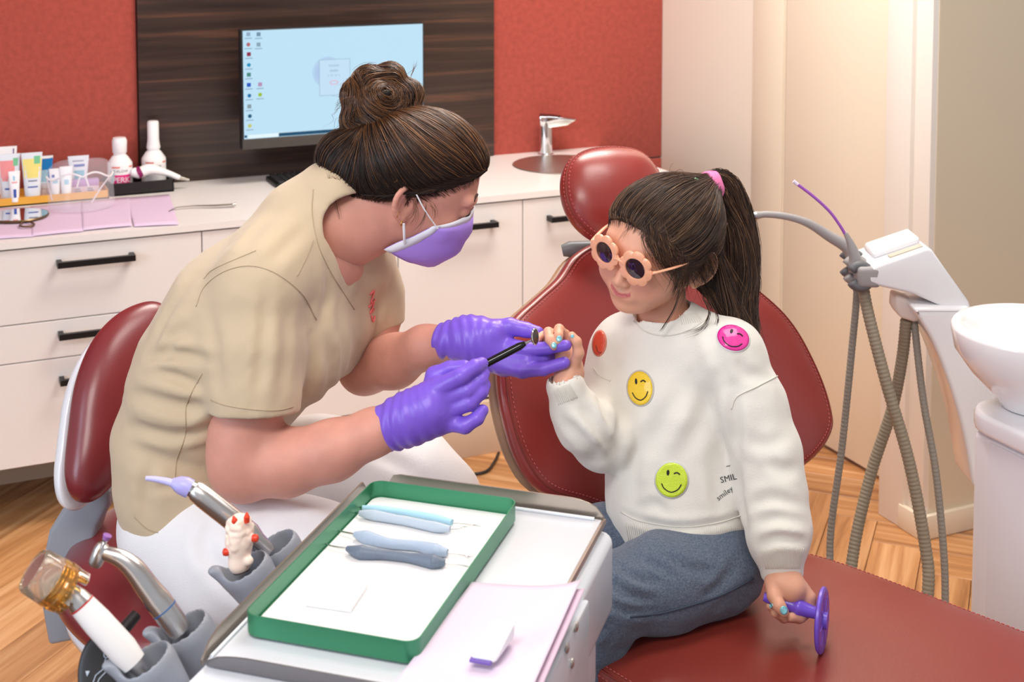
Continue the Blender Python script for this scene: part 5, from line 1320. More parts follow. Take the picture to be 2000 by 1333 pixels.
# hems, neckline, sleeve openings
def halfcut(p0, nrm, lo, hi):
    p0 = np.array(p0); nrm = unit(nrm); return (lambda X, Y, Z: -((X-p0[0])*nrm[0]+(Y-p0[1])*nrm[1]+(Z-p0[2])*nrm[2]), np.array(lo), np.array(hi))
def boxcut(c, ax, half):
    c = np.array(c, float); A = [unit(a) for a in ax]; R = np.linalg.norm(half)
    def fn(X, Y, Z):
        x = X-c[0]; y = Y-c[1]; z = Z-c[2]; q = None
        for v_, h_ in zip(A, half):
            s = np.abs(x*v_[0]+y*v_[1]+z*v_[2])-h_; q = s if q is None else np.maximum(q, s)
        return q
    return fn, c-R, c+R
sl = [(492, 592, 2.0, .066), (496, 680, 1.985, .064), (494, 770, 1.975, .0645), (492, 835, 1.97, .066)]
limb(tv, sl, .022); 
limb(tv, [(700, 520, 2.26, .052), (728, 575, 2.27, .050), (737, 660, 2.27, .049)], .02)
axs = unit(W(492, 835, 1.97)-W(496, 680, 1.985)); 
tv.add(boxcut(W(493, 806, 1.97)+axs*.08, (axs, np.cross(axs, FL), np.cross(axs, np.cross(axs, FL))), (.08, .12, .12)), .003, 's')
tv.add(cone(W(493, 800, 1.97), W(493, 740, 1.97), .058, .050), .003, 's')
axf = unit(W(737, 660, 2.27)-W(728, 575, 2.27))
tv.add(boxcut(W(736, 636, 2.27)+axf*.08, (axf, np.cross(axf, FL), np.cross(axf, np.cross(axf, FL))), (.08, .10, .10)), .003, 's')
tv.chain([W(396, 985, 2.13), W(390, 915, 2.13), W(382, 835, 2.13), W(440, 725, 2.13), W(512, 625, 2.14), W(575, 530, 2.145)], [.108, .108, .104, .122, .130, .104], .03, wlat, [1.35, 1.3, 1.3, 1.35, 1.4, 1.5])
tv.add(ell(W(585, 680, 2.09), (RT, FL, UPV), (.070, .060, .075)), .05); tv.add(ell(W(640, 640, 2.19), (RT, FL, UPV), (.065, .06, .07)), .05)
tv.add(cone(W(520, 540, 2.01), W(600, 460, 2.12), .058, .066), .04); tv.add(cone(W(600, 455, 2.14), W(700, 505, 2.25), .066, .052), .04)
tv.add(cone(W(615, 430, 2.13), W(650, 395, 2.13), .070, .066), .03)
tv.add(cone(W(660, 470, 2.20), W(702, 520, 2.21), .058, .045), .03)
tv.add(boxcut(W(330, 1092, 2.13), (UPV*.86-RT*.40, FL, np.cross(FL, UPV*.86-RT*.40)), (.055, .3, .3)), .006, 's')
tv.add(cone(W(680, 410, 2.14), W(780, 430, 2.14), .062, .072), .004, 's')
tv.add(cone(W(686, 446, 2.085), W(696, 560, 2.10), .050, .010), .006, 's')
tv.add(cone(W(712, 465, 2.02), W(745, 482, 2.0), .030, .034), .010, 's')
cr = [((408, 712), (300, 690), 2.0, .007), ((410, 800), (300, 770), 2.0, .010), ((415, 835), (250, 795), 2.0, .008), ((610, 640), (590, 800), 2.02, .010), ((330, 860), (252, 845), 2.02, .006), ((640, 500), (625, 640), 2.02, .007), ((450, 965), (330, 930), 2.0, .006)]
def tdisp(X, Y, Z):
    return wrink(X, Y, Z, .0030, 30, 3, RT*.5+UPV*.9)+wrink(X, Y, Z, .0006, 90, 9, UPV)
tunvol = Vol(); tunvol.p = list(tv.p)
tfold = folds(tv, [([(418, 705), (350, 692), (285, 700)], .008, .005), ([(412, 800), (330, 790), (255, 768)], .010, .008), ([(415, 838), (340, 850), (252, 832)], .009, .007), ([(400, 760), (340, 735), (300, 725)], .007, .004),
    ([(440, 930), (360, 915), (262, 880)], .010, .004), ([(420, 975), (350, 950), (300, 955)], .008, .004), ([(606, 640), (612, 700), (590, 790)], .010, .006), ([(625, 640), (650, 720), (630, 800)], .010, .005), ([(660, 620), (672, 690), (660, 760)], .009, .004),
    ([(520, 560), (512, 680), (500, 790)], .008, .0035), ([(410, 610), (425, 700), (430, 780)], .009, .003), ([(560, 600), (560, 690), (548, 780)], .009, .0030), ([(470, 500), (500, 450), (560, 400)], .011, .003), ([(380, 540), (330, 610), (300, 680)], .012, .004), ([(600, 440), (560, 480), (520, 520)], .010, .0035),
    ([(640, 505), (640, 570), (625, 640)], .009, .004), ([(375, 640), (340, 660), (320, 700)], .010, .004), ([(450, 880), (445, 930), (420, 980)], .008, .004), ([(745, 560), (742, 600), (735, 640)], .006, .003), ([(300, 900), (285, 960), (290, 1020)], .010, .003)])
tdisp0 = tdisp
def tdisp(X, Y, Z): return tdisp0(X, Y, Z)+tfold(X, Y, Z)
tv.disp = tdisp
V, Q = tv.mesh(.0034, tdisp, 2); tun = qmesh('tunic', V, Q, M_tun, wt)
for nm, pts in (('sleeve_seam', [(383, 600), (400, 560), (440, 530), (490, 520), (540, 535), (590, 575), (618, 625)]), ('sleeve_hem', [(412, 782), (440, 792), (490, 800), (540, 802), (572, 795)]), ('yoke_seam', [(398, 545), (420, 525), (500, 490)]),
                ('neck_seam', [(612, 370), (610, 420), (622, 480), (648, 535), (692, 605)]), ('side_seam', [(395, 730), (365, 790), (362, 850), (345, 900), (340, 960)]), ('shoulder_seam', [(580, 540), (600, 500), (612, 470)]), ('hem_stitch', [(262, 1010), (290, 1035), (330, 1045)])):
    line_decal(nm, tv, pts, .0007, M_seam, tun, .0004)
M_pinkp = mat('print_coral', (240, 120, 120), .7)
for pts in ([(722, 575), (730, 568), (724, 590), (732, 585)], [(719, 600), (729, 592), (722, 612), (730, 604)], [(724, 618), (728, 628), (731, 618)]): line_decal('chest_print', tv, pts, .0016, M_pinkp, tun, .0012)
# ------------------------------------------------------------ trousers
M_tro = mat('white_trousers', (236, 234, 236), .85, bump=.3, bscale=600)
lv = Vol()
lv.chain([W(385, 930, 2.13), W(372, 1010, 2.12)], [.085, .095], .04, wlat, 1.4)
limb(lv, [(385, 1050, 2.07, .085), (450, 1085, 2.03, .094), (600, 1110, 2.0, .088), (760, 1125, 1.975, .070), (800, 1330, 1.98, .062), (750, 1560, 2.0, .055)], .04)
limb(lv, [(430, 980, 2.22, .098), (620, 930, 2.26, .088), (790, 925, 2.28, .074), (850, 985, 2.285, .070), (900, 1230, 2.30, .060), (905, 1390, 2.32, .055)], .04)
lv.add(cone(W(430, 1010, 2.14), W(520, 1030, 2.13), .08, .07), .04)
lfold = folds(lv, [([(430, 1010), (400, 1060), (420, 1120)], .012, .006), ([(520, 960), (600, 980), (680, 1000)], .012, .004), ([(480, 1180), (440, 1130), (420, 1080)], .012, .004), ([(700, 880), (760, 900), (820, 930)], .010, .004), ([(540, 1010), (500, 1060), (500, 1110)], .012, .004)])
V, Q = lv.mesh(.005, lambda X, Y, Z: wrink(X, Y, Z, .0030, 36, 21)+lfold(X, Y, Z), 2); tro = qmesh('trousers', V, Q, M_tro, wt)
M_shoe = mat('white_shoe', (232, 232, 232), .5)
for (x, y, d) in ((760, 1640, 2.0), (915, 1450, 2.32)):
    p = W(x, y, d); p[2] = .045; cushion('shoe', [p+RT*(.06+.12*cos(a))+FL*.043*sin(a) for a in np.linspace(0, 2*pi, 14, endpoint=False)], M_shoe, wt, UPV, .05, .044, None, p=3, rings=8, n=3)
# ------------------------------------------------------------ gloves
M_glo = mat('purple_nitrile', (128, 92, 214), .36, spec=.5, bump=.35, bscale=90, coat=.15, coatr=.4)
def gdisp(c, ax, f, amp, fade):
    ax = unit(ax)
    def g_(X, Y, Z):
        s = (X-c[0])*ax[0]+(Y-c[1])*ax[1]+(Z-c[2])*ax[2]
        return amp*np.sin(s*f+2.2*np.sin((X+Z)*40)+1.3*np.sin(Y*90))*np.clip(1-s/fade, 0, 1)*(s > -.03)
    return g_
g1 = Vol()
limb(g1, [(766, 832, 1.95, .0345), (800, 815, 1.945, .033), (838, 800, 1.94, .034)], .012)
g1.add(cone(W(764, 795, 1.945), W(781, 865, 1.945), .0065, .0065), .008)
for a, b in (((790, 815), (858, 758)), ((800, 818), (866, 780)), ((805, 822), (872, 802)), ((800, 830), (872, 822))): g1.add(cone(W(*a, 1.945), W(*b, 1.94), .026, .0165), .014)
for pts in ([(858, 758, 1.935, .0145), (900, 736, 1.925, .0118), (928, 717, 1.935, .0105), (941, 711, 1.945, .0095)],
            [(866, 778, 1.935, .0140), (912, 764, 1.928, .0112), (938, 744, 1.938, .0100), (945, 731, 1.945, .0088)],
            [(872, 802, 1.935, .0135), (916, 788, 1.926, .0110), (940, 766, 1.934, .0098), (947, 753, 1.942, .0086)],
            [(872, 824, 1.935, .0130), (908, 832, 1.925, .0112), (932, 818, 1.925, .0094), (943, 802, 1.93, .0082)],
            [(845, 772, 1.955, .018), (850, 735, 1.965, .0140), (878, 722, 1.965, .0118), (908, 718, 1.962, .0105)]):
    limb(g1, pts, .0035)
V, Q = g1.mesh(.0019, gdisp(W(775, 830, 1.95), W(880, 790, 1.94)-W(775, 830, 1.95), 430, .0012, .075), 1); qmesh('glove', V, Q, M_glo, wt)
g2 = Vol()
limb(g2, [(878, 666, 2.10, .0290), (905, 662, 2.095, .0300), (935, 664, 2.085, .031)], .010)
g2.add(cone(W(872, 642, 2.10), W(874, 692, 2.10), .0055, .0055), .010)
for a, b in (((920, 655), (965, 650)), ((930, 665), (990, 682)), ((935, 672), (990, 698)), ((930, 678), (985, 712))): g2.add(cone(W(*a, 2.085), W(*b, 2.07), .027, .0180), .016)
for pts in ([(958, 648, 2.08, .018), (996, 639, 2.075, .0135), (1028, 645, 2.07, .0112), (1050, 650, 2.065, .0096)],
            [(990, 680, 2.065, .0150), (1032, 683, 2.045, .0108), (1072, 680, 2.034, .0092), (1106, 675, 2.018, .0080)],
            [(990, 692, 2.062, .0140), (1036, 695, 2.05, .0108), (1072, 690, 2.058, .0094), (1098, 684, 2.07, .0082)],
            [(985, 702, 2.06, .0145), (1030, 706, 2.042, .0108), (1066, 701, 2.048, .0094), (1086, 697, 2.058, .0080)],
            [(980, 712, 2.06, .0150), (1020, 724, 2.040, .0116), (1062, 721, 2.026, .0098), (1102, 709, 2.020, .0088)]):
    limb(g2, pts, .0035)
V, Q = g2.mesh(.0019, gdisp(W(875, 666, 2.1), W(990, 670, 2.08)-W(875, 666, 2.1), 380, .0013, .10), 1); qmesh('glove', V, Q, M_glo, wt)
# dental mirror held in the near glove
t = thing('dental_mirror', W(990, 690, 1.95), 'black-handled dental mirror held in the purple gloved fingers', 'dental mirror')
m0, m1 = W(870, 752, 1.955), W(1026, 671, 1.965)
dm = unit(m1-m0)
tube('mirror_handle', [m0, m0+(m1-m0)*.2, m0+(m1-m0)*.93, m1], [.0048, .0056, .0056, .0035], mat('glossy_black', (16, 16, 20), .18, coat=.4), t, 18)
tube('mirror_neck', [m1, W(1034, 667, 1.966), W(1040, 664, 1.967)], [.0026, .0018, .0012], M_chr, t, 12)
mn = unit(RD(.90, -.38, .12))
lathe('mirror_head', [(.0001, -.0016), (.0115, -.0014), (.0122, 0), (.0117, .0010), (.0105, .0011), (.0001, .0012)], W(1045, 658, 1.966), M_chr, t, 32, axis=mn)
lathe('mirror_face', [(.0104, .0013), (.0001, .0014)], W(1045, 658, 1.966), mat('mirror_dark', (58, 44, 36), .08, metal=.7), t, 32, axis=mn)
# ============================================================ THE GIRL
warm = 0
gt = thing('person', (1.1, 1.72, .55), 'young girl in flower sunglasses and a white sweater with smiley patches', 'person')
gN, gU, gL = HF(RD(-.64, -.74, -.17), RD(.12, -.28, .93))
gM = W(1219, 509, 2.03); GS = .93
gHc = gM-gN*.094*GS-gU*.008*GS
def gh(n, u, l=0): return gHc+(gN*n+gU*u+gL*l)*GS
M_gskin = attr_mat('girl_skin', 'tint', .45, .4, .10, 420, .25)
v = Vol(); fr = (gN, gU, gL); s = GS
v.add(ell(gh(-.010, .024), fr, (.100*s, .074*s, .077*s)), .01)
v.add(ell(gh(.028, -.006), fr, (.062*s, .072*s, .066*s)), .02)
v.add(ell(gh(.040, -.052), fr, (.044*s, .044*s, .046*s)), .022)
v.add(ell(gh(.071, -.082), fr, (.0165*s, .015*s, .0185*s)), .018)
for q in (-1, 1):
    v.add(cone(gh(-.002, -.036, .050*q), gh(.052, -.076, .018*q), .021*s, .017*s), .02)
    v.add(ell(gh(.058, -.036, .036*q), fr, (.028*s, .027*s, .025*s)), .02)
    v.add(ell(gh(.094, .006, .030*q), fr, (.010*s, .012*s, .016*s)), .010, 's')
    v.add(cone(gh(.084, .026, .012*q), gh(.076, .028, .042*q), .008*s, .007*s), .012)
v.add(cone(gh(.084, .006), gh(.1000, -.029), .0062*s, .0086*s), .009)
for q in (-1, 1): v.add(ell(gh(.0940, -.0325, .0092*q), fr, (.0075*s, .0055*s, .0058*s)), .005); 
for q in (-1, 1): v.add(ell(gh(.0975, -.0385, .0052*q), fr, (.003*s, .0022*s, .0030*s)), .002, 's')
v.add(ell(gh(.083, -.056), fr, (.010*s, .012*s, .022*s)), .012)
# lips: gentle smile
lipc = []
for a in np.linspace(-1, 1, 9): lipc.append(gh(.0915-.011*a*a, -.0555+.0070*a*a, .0190*a))
for dz, rr_ in ((.0020, .0028), (-.0026, .0034)):
    v.chain([p+gU*dz*(1-abs(a)) for p, a in zip(lipc, np.linspace(-1, 1, 9))], [rr_*(1-.55*abs(a)) for a in np.linspace(-1, 1, 9)], .003)
v.chain([p+gN*.0035 for p in lipc], [.0006+.0004*(1-abs(a)) for a in np.linspace(-1, 1, 9)], .0016, op='s')
for q in (-1, 1): v.add(ell(gh(.079, -.048, .0230*q), fr, (.003, .004, .003)), .006, 's')
gear = [ear(v, gh, s*1.0, q, fr) for q in (-1, 1)]
v.add(cone(gh(-.018, -.055), W(1298, 640, 2.13), .037, .038), .02); v.add(cone(W(1298, 640, 2.13), W(1305, 690, 2.14), .040, .055), .02)
gface = v; hv2, hq2 = v.mesh(.0017)
body = Vol()
glat = unit(RD(.86, -.50, 0)); 
body.chain([W(1300, 670, 2.14), W(1315, 780, 2.13), W(1330, 960, 2.12), W(1335, 1060, 2.11)], [.045, .065, .060, .070], .03, glat, 1.3)
limb(body, [(1225, 700, 2.16, .032), (1190, 800, 2.12, .030), (1170, 860, 2.07, .024), (1130, 808, 2.035, .020), (1113, 778, 2.032, .018)], .015)
limb(body, [(1420, 705, 2.06, .032), (1470, 830, 2.04, .031), (1500, 920, 2.02, .028), (1520, 1020, 1.98, .024), (1530, 1100, 1.955, .021)], .015)
limb(body, [(1370, 1090, 2.06, .055), (1170, 1180, 1.93, .040), (1120, 1360, 1.95, .034), (1090, 1500, 1.98, .028)], .02)
limb(body, [(1290, 1060, 2.14, .055), (1120, 1085, 2.10, .040), (1090, 1290, 2.14, .034), (1070, 1430, 2.16, .028)], .02)
gb = body.mesh(.006)
# hands as part of the same skin mesh, finer
h1 = Vol()       # her right hand, resting on the glove
limb(h1, [(1117, 785, 2.032, .0175), (1106, 750, 2.030, .0180), (1111, 724, 2.04, .0180)], .01)
h1.add(cone(W(1112, 738, 2.042), W(1104, 694, 2.052), .0185, .0165), .010); h1.add(cone(W(1122, 728, 2.035), W(1118, 700, 2.045), .0130, .0120), .010)
for pts in ([(1122, 712, 2.030, .0090), (1130, 690, 2.022, .0080), (1126, 668, 2.022, .0072), (1117, 656, 2.024, .0060)],
            [(1112, 690, 2.052, .0088), (1104, 655, 2.055, .0076), (1092, 643, 2.042, .0070), (1091, 656, 2.026, .0062), (1092, 667, 2.021, .0050)],
            [(1104, 690, 2.055, .0088), (1086, 658, 2.058, .0076), (1071, 649, 2.045, .0070), (1074, 664, 2.026, .0064), (1082, 678, 2.019, .0052)],
            [(1098, 700, 2.058, .0085), (1074, 672, 2.062, .0072), (1058, 656, 2.060, .0064), (1052, 662, 2.050, .0056)]):
    limb(h1, pts, .0035)
a1 = h1.mesh(.0014, None, 1)
h2 = Vol()       # her left hand, closed on the purple mirror handle
limb(h2, [(1530, 1095, 1.955, .0215), (1532, 1125, 1.945, .0205), (1538, 1148, 1.935, .0190)], .01)
h2.add(cone(W(1520, 1140, 1.935), W(1548, 1150, 1.930), .0165, .0180), .010); h2.add(cone(W(1540, 1138, 1.940), W(1566, 1160, 1.935), .0150, .0130), .010)
for pts in ([(1508, 1138, 1.935, .0110), (1512, 1164, 1.920, .0096), (1522, 1184, 1.908, .0088), (1531, 1196, 1.904, .0070)],
            [(1566, 1150, 1.935, .0100), (1581, 1168, 1.928, .0088), (1582, 1192, 1.925, .0080), (1564, 1206, 1.918, .0072), (1545, 1206, 1.912, .0062)],
            [(1558, 1160, 1.945, .0095), (1570, 1186, 1.945, .0085), (1560, 1207, 1.940, .0078), (1535, 1207, 1.928, .0068)],
            [(1545, 1165, 1.955, .0090), (1550, 1195, 1.955, .0082), (1530, 1207, 1.945, .0072), (1514, 1198, 1.930, .0062)],
            [(1532, 1165, 1.955, .0085), (1530, 1188, 1.955, .0075), (1515, 1196, 1.945, .0066), (1504, 1184, 1.930, .0056)]):
    limb(h2, pts, .0035)
a2 = h2.mesh(.0014, None, 1)
V, Q = joinVQ([(hv2, hq2), gb, a1, a2])
tint = np.tile(RGB(226, 168, 140), (len(V), 1))
X = V-gHc; n_, u_, l_ = (X @ gN)/s, (X @ gU)/s, (X @ gL)/s
lipd = np.exp(-((n_-.088)/.012)**2*0)*np.exp(-((u_+.0555-.0070*(l_/.0190)**2)/.0046)**4)*(np.abs(l_) < .0195)*(n_ > .07)
lipw = np.clip(lipd, 0, 1)[:, None]*.8
tint = tint*(1-lipw)+RGB(186, 78, 92)*lipw
chk = np.exp(-(((u_+.034)/.02)**2+((np.abs(l_)-.038)/.018)**2))*(n_ > .03)
tint = tint*(1-.28*chk[:, None])+RGB(222, 128, 118)*.28*chk[:, None]
gbody = qmesh('body', V, Q, M_gskin, gt, {'tint': tint})
M_nail = mat('nail_polish_blue', (140, 214, 224), .12, coat=1, metal=.2)
def nail(vol, px, py, r, sy=1.3, off=.0004, rot=0):
    return disc_decal('fingernail', vol, px, py, r, r*sy, M_nail, gbody, off, rot, 3, 14)
nail(h1, 1082, 675, 5.5, 1.1); nail(h1, 1092, 662, 5.5, 1.1); nail(h1, 1118, 657, 3.5, 1.0); nail(h2, 1531, 1193, 7.5, 1.2); nail(h2, 1506, 1184, 3.5, 1.4)
lathe('ear_stud', [(.0001, .0012), (.0012, .0006), (.0014, 0)], gear[1][0]-gear[1][1]*.027+gear[1][3]*.010, M_gold, gt, 12, axis=gL)
# ------------------------------------------------------------ sunglasses
M_pch = mat('peach_frame', (250, 178, 142), .28, coat=.3); M_lens = mat('dark_lens', (40, 18, 34), .06, spec=.8, coat=1, coatr=.03)
glN = unit(gN*1.0+gL*.0); fu, fl2 = unit(gU), unit(gL)
gl = None
for i, q in enumerate((-1, 1)):
    ce = gHc+(gN*.1065+gU*.0135)*GS+gL*.0280*q - gN*.0
    nn = unit(gN+gL*.10*q); ll = unit(gL-(gL @ nn)*nn); uu = np.cross(nn, ll); uu = uu if uu @ gU > 0 else -uu
    K = 96; outer = []; inner = []
    for k in range(K):
        a = 2*pi*k/K; ro = .0236+.0042*abs(cos(4*a+.3))**.55; outer.append((ro*cos(a), ro*sin(a))); inner.append((.0158*cos(a), .0158*sin(a)))
    V = []; 
    for (pts, h, sc) in ((outer, -.002, 1), (outer, .0012, 1), (outer, .002, .965), (inner, .0022, 1.06), (inner, .0012, 1), (inner, -.002, 1)):
        V += [ce+ll*x*sc+uu*y*sc+nn*h for x, y in pts]
    Fc = [(r*K+k, r*K+(k+1) % K, ((r+1) % 6)*K+(k+1) % K, ((r+1) % 6)*K+k) for r in range(6) for k in range(K)]
    o = sharp_smooth(mesh('sunglasses' if gl is None else 'rim', V, Fc, M_pch, gt if gl is None else gl), 45)
    if gl is None: gl = o; lab(gl, 'peach flower-shaped sunglasses with dark lenses')
    lathe('lens', [(.0160, -.0004), (.0159, .0002), (.012, .0010), (.006, .0014), (.0001, .0016)], ce, M_lens, gl, 40, axis=nn)
    # temple arm
    hing = ce+ll*q*.0265+uu*.004-nn*.001; e_ = gear[(q+1)//2][0]+gear[(q+1)//2][1]*.024+gear[(q+1)//2][3]*.006
    tube('temple_arm', spline([hing, hing*.93+e_*.07+gL*q*.004-gN*.006, (hing+e_)/2+gL*q*.006, e_, e_-gN*.02-gU*.012], 6), [.0036]*4+[.0030]*17+[.0026]*4, M_pch, gl, 10, flat=.6)
cb_ = gHc+(gN*.1085+gU*.0135)*GS
tube('bridge', spline([cb_-gL*.0085-gU*.001, cb_-gL*.004+gU*.002+gN*.001, cb_+gL*.004+gU*.002+gN*.001, cb_+gL*.0085-gU*.001], 4), .0028, M_pch, gl, 10)
# ------------------------------------------------------------ hair
M_hairG = attr_mat('girl_hair', 'hair', .36, .55)
gv = Vol()
gv.add(ell(gh(-.012, .028), fr, (.1085*s, .079*s, .0855*s)), .01)
gv.add(ell(gh(-.062, .000), fr, (.058*s, .070*s, .070*s)), .03)
tie = W(1384, 364, 2.155)
gv.add(cone(gh(-.070, .035), tie, .045, .016), .04)
gm = unit(-gN*.74+gU*.67); 
gv.add((lambda X, Y, Z, c0=gh(.086, .066), m_=gm: -((X-c0[0])*m_[0]+(Y-c0[1])*m_[1]+(Z-c0[2])*m_[2]), gHc-.3, gHc+.3), .006, 'i')
gv.add(cone(gh(-.075, -.01), W(1408, 565, 2.14), .040, .026), .03); gv.add(cone(W(1388, 550, 2.125), W(1412, 600, 2.125), .024, .016), .02)
def gcut(P, c0=gh(.086, .066)): return -((P-c0) @ gm)
gax = unit(tie-gHc)
te2 = thin_edge(lambda X, Y, Z: gcut(np.stack([np.asarray(X), np.asarray(Y), np.asarray(Z)], -1)), .0065, .02); gv.disp = te2; hg2 = hair_grooves(tie, gax, .0010, 40)
V, Q = gv.mesh(.003, lambda X, Y, Z: hg2(X, Y, Z)+te2(X, Y, Z)); ghair = qmesh('hair', V, Q, M_hairB, gt)
rg = np.random.default_rng(11)
gd, gb2, gg = RGB(34, 22, 18), RGB(78, 52, 38), RGB(140, 104, 74)
def gcols(n, wg):
    t_ = rg.random(n)[:, None]; u = rg.random(n)[:, None]; c = gd*(1-t_)+gb2*t_; return np.where(u < wg, gb2*(1-t_)+gg*t_, c)
sd = surf_seeds(gv, gh(-.015, .035), .10, 4200, rg); sd = sd[(gcut(sd) < .003) | (((sd-gHc) @ gN) < -.05)]
def flowG(P): t_ = tie-P; return t_/(np.linalg.norm(t_, axis=1)[:, None]+1e-6)
pa = flow_strands(gv, sd, flowG, 7, .0062, rg.uniform(0, .0020, len(sd))); pa += np.cumsum(rg.normal(size=pa.shape)*.00022, axis=1)
strands('hair_strands', pa, rg.uniform(.00028, .0005, len(sd)), gcols(len(sd), .32), M_hairG, ghair)
sh_ = hairline(gface, gcut, gh(0, .015), 9000, flowG, 4); sh_ = sh_[((sh_-gHc) @ gN > -.02)]
ph_ = flow_strands(gface, sh_, flowG, 5, .0042, rg.uniform(.0004, .0012, len(sh_)), both=False); ph_ = ph_+vgrad(gface, ph_.reshape(-1, 3)).reshape(ph_.shape)*(np.linspace(0, 1, ph_.shape[1])**1.3*.006)[None, :, None]
strands('hairline_hairs', ph_, rg.uniform(.00022, .00035, len(sh_)), gcols(len(sh_), .15), M_hairG, ghair)
# ponytail core and strands
core = spline([tie+RD(-.004, 0, .0), W(1406, 364, 2.17), W(1424, 420, 2.18), W(1434, 500, 2.17), W(1438, 570, 2.16), W(1452, 640, 2.12), W(1468, 690, 2.09)], 8)
cr_ = np.interp(np.linspace(0, 1, len(core)), [0, .08, .25, .45, .65, .85, 1], [.013, .021, .030, .036, .032, .016, .002])
Vt, Ft = tubeVF(core, cr_*.86, 28, flat=.8); mesh('ponytail', Vt, Ft, M_hairB, ghair)
nS_ = 2600; st_ = []; T_ = np.gradient(core, axis=0); T_ /= np.linalg.norm(T_, axis=1)[:, None]
A_ = np.cross(T_, FL); A_ /= np.linalg.norm(A_, axis=1)[:, None]; B_ = np.cross(T_, A_)
kk_ = np.linspace(0, len(core)-1, 18)
def at_core(x, arr): i = np.clip(np.floor(x).astype(int), 0, len(core)-2); f_ = (x-i)[:, None]; return arr[i]*(1-f_)+arr[i+1]*f_
for j in range(nS_):
    a = rg.uniform(0, 2*pi); rr_ = rg.uniform(.80, 1.10); x0 = rg.uniform(0, .35)*(rg.random() < .6); x1 = rg.uniform(.62, 1.08)
    x = np.clip(np.linspace(x0, x1, 18)*(len(core)-1), 0, len(core)-1.001)
    Cx = at_core(x, core); Rx = np.interp(x, np.arange(len(core)), cr_)*rr_; Ax = at_core(x, A_); Bx = at_core(x, B_); aa = a+.5*np.sin(x*.12+a)+.12*x*.1
    tail = np.clip((x/(len(core)-1)-.7)*3.3, 0, 1)
    P = Cx+Ax*(Rx*np.cos(aa))[:, None]+Bx*(Rx*np.sin(aa)*.8)[:, None]
    P = P+np.cumsum(rg.normal(size=(18, 3))*.0006, axis=0)+RT*(tail*rg.normal()*.010)[:, None]-UPV*(tail*abs(rg.normal())*.02)[:, None]
    st_.append(P)
strands('hair_strands', st_, rg.uniform(.0003, .0006, nS_), gcols(nS_, .22), M_hairG, ghair)
# hair tie
gt_ax = unit(core[6]-core[0]); 
for k in range(2):
    c0 = tie+gt_ax*(.001+.0075*k); a_ = unit(np.cross(gt_ax, UPV)); b_ = np.cross(gt_ax, a_)
    V_, F_ = tubeVF([c0+(a_*cos(t_)+b_*sin(t_))*.0165+gt_ax*.002*sin(t_*3) for t_ in np.linspace(0, 2*pi, 30, endpoint=False)], .0072, 10, closed=True); o = mesh('hair_tie', V_, F_, mat('tie_pink', (240, 130, 180), .8, bump=.4, bscale=300), ghair)
lathe('hair_clip', [(.0001, -.003), (.004, -.002), (.005, .001), (.001, .003)], W(1358, 351, 2.11), mat('clip_green', (40, 130, 70), .3), ghair, 14)
# fringe wisps, side strands, loose hairs
fl = []; cl_ = []
def wisp(ctrl, n, sp_, d_, dsp=.004):
    C3 = [W(x, y, d_+ (dd if len(q_) > 2 else 0)) for q_ in ctrl for (x, y, dd) in [(q_[0], q_[1], q_[2] if len(q_) > 2 else 0)]]
    for _ in range(n):
        j = rg.normal(size=3)*sp_; sc = rg.uniform(.6, 1.5); S = spline([p+j*(.4+sc*i/len(C3)) for i, p in enumerate(C3)], 6); idx = np.linspace(0, len(S)-1, 18)
        P = np.array([[np.interp(i, np.arange(len(S)), S[:, a]) for a in range(3)] for i in idx]); fl.append(P)
def surfwisp(ctrl, n, spx, lift):
    """hair lying over the face and ear: picture-plane route dropped on the head surface"""
    allv = Vol(); allv.p = list(gface.p)+[q for q in gv.p if q[2] == 'u']
    C2 = spline(np.array(ctrl, float), 6); idx = np.linspace(0, len(C2)-1, 18); B0 = np.array([[np.interp(i, np.arange(len(C2)), C2[:, a]) for a in range(2)] for i in idx])
    PX = []; 
    for _ in range(n): j = rg.normal(size=2)*spx; k = rg.normal(size=2)*spx*.9; PX.append(B0+j+k*np.linspace(0, 1, 18)[:, None]+np.cumsum(rg.normal(size=(18, 2))*.5, axis=0))
    PX = np.array(PX); P = march(gface, PX[..., 0].ravel(), PX[..., 1].ravel(), d1=2.16).reshape(n, 18, 3)
    d = (P-CAM) @ FW
    for a in range(n):
        dd = d[a]; dd = np.minimum.accumulate(dd[::-1])[::-1]*.5+dd*.5; dd = np.minimum(dd, 2.14)
        fl.append(np.array([W(x, y, q-lift-rg.random()*.003) for (x, y), q in zip(PX[a], dd)]))
surfwisp([(1262, 440), (1268, 475), (1286, 505), (1312, 530)], 40, 7, .004)
surfwisp([(1285, 440), (1295, 480), (1312, 510), (1335, 532)], 150, 11, .005)
surfwisp([(1310, 445), (1326, 485), (1345, 515), (1352, 530)], 220, 14, .006)
surfwisp([(1340, 450), (1350, 500), (1342, 540), (1325, 580)], 50, 8, .007)
surfwisp([(1326, 520), (1328, 550), (1318, 580)], 30, 6, .007)
surfwisp([(1360, 470), (1380, 500), (1395, 540), (1410, 570)], 160, 16, .006)
surfwisp([(1240, 438), (1222, 455), (1208, 475)], 3, 2, .003)
wisp([(1328, 560), (1318, 600), (1295, 640), (1288, 648)], 7, .0018, 2.045)
wisp([(1372, 580), (1385, 610), (1370, 640), (1335, 652)], 10, .0022, 2.04)
wisp([(1385, 585), (1400, 620), (1395, 650)], 8, .002, 2.04)
wisp([(1420, 560), (1435, 610), (1440, 650), (1480, 690)], 90, .009, 2.09)
wisp([(1450, 600), (1470, 650), (1480, 715)], 26, .003, 2.07)
wisp([(1400, 500), (1410, 545), (1420, 590)], 120, .010, 2.10)
wisp([(1372, 545), (1388, 575), (1408, 608)], 160, .006, 2.11); wisp([(1390, 560), (1405, 590), (1425, 625)], 120, .007, 2.11)
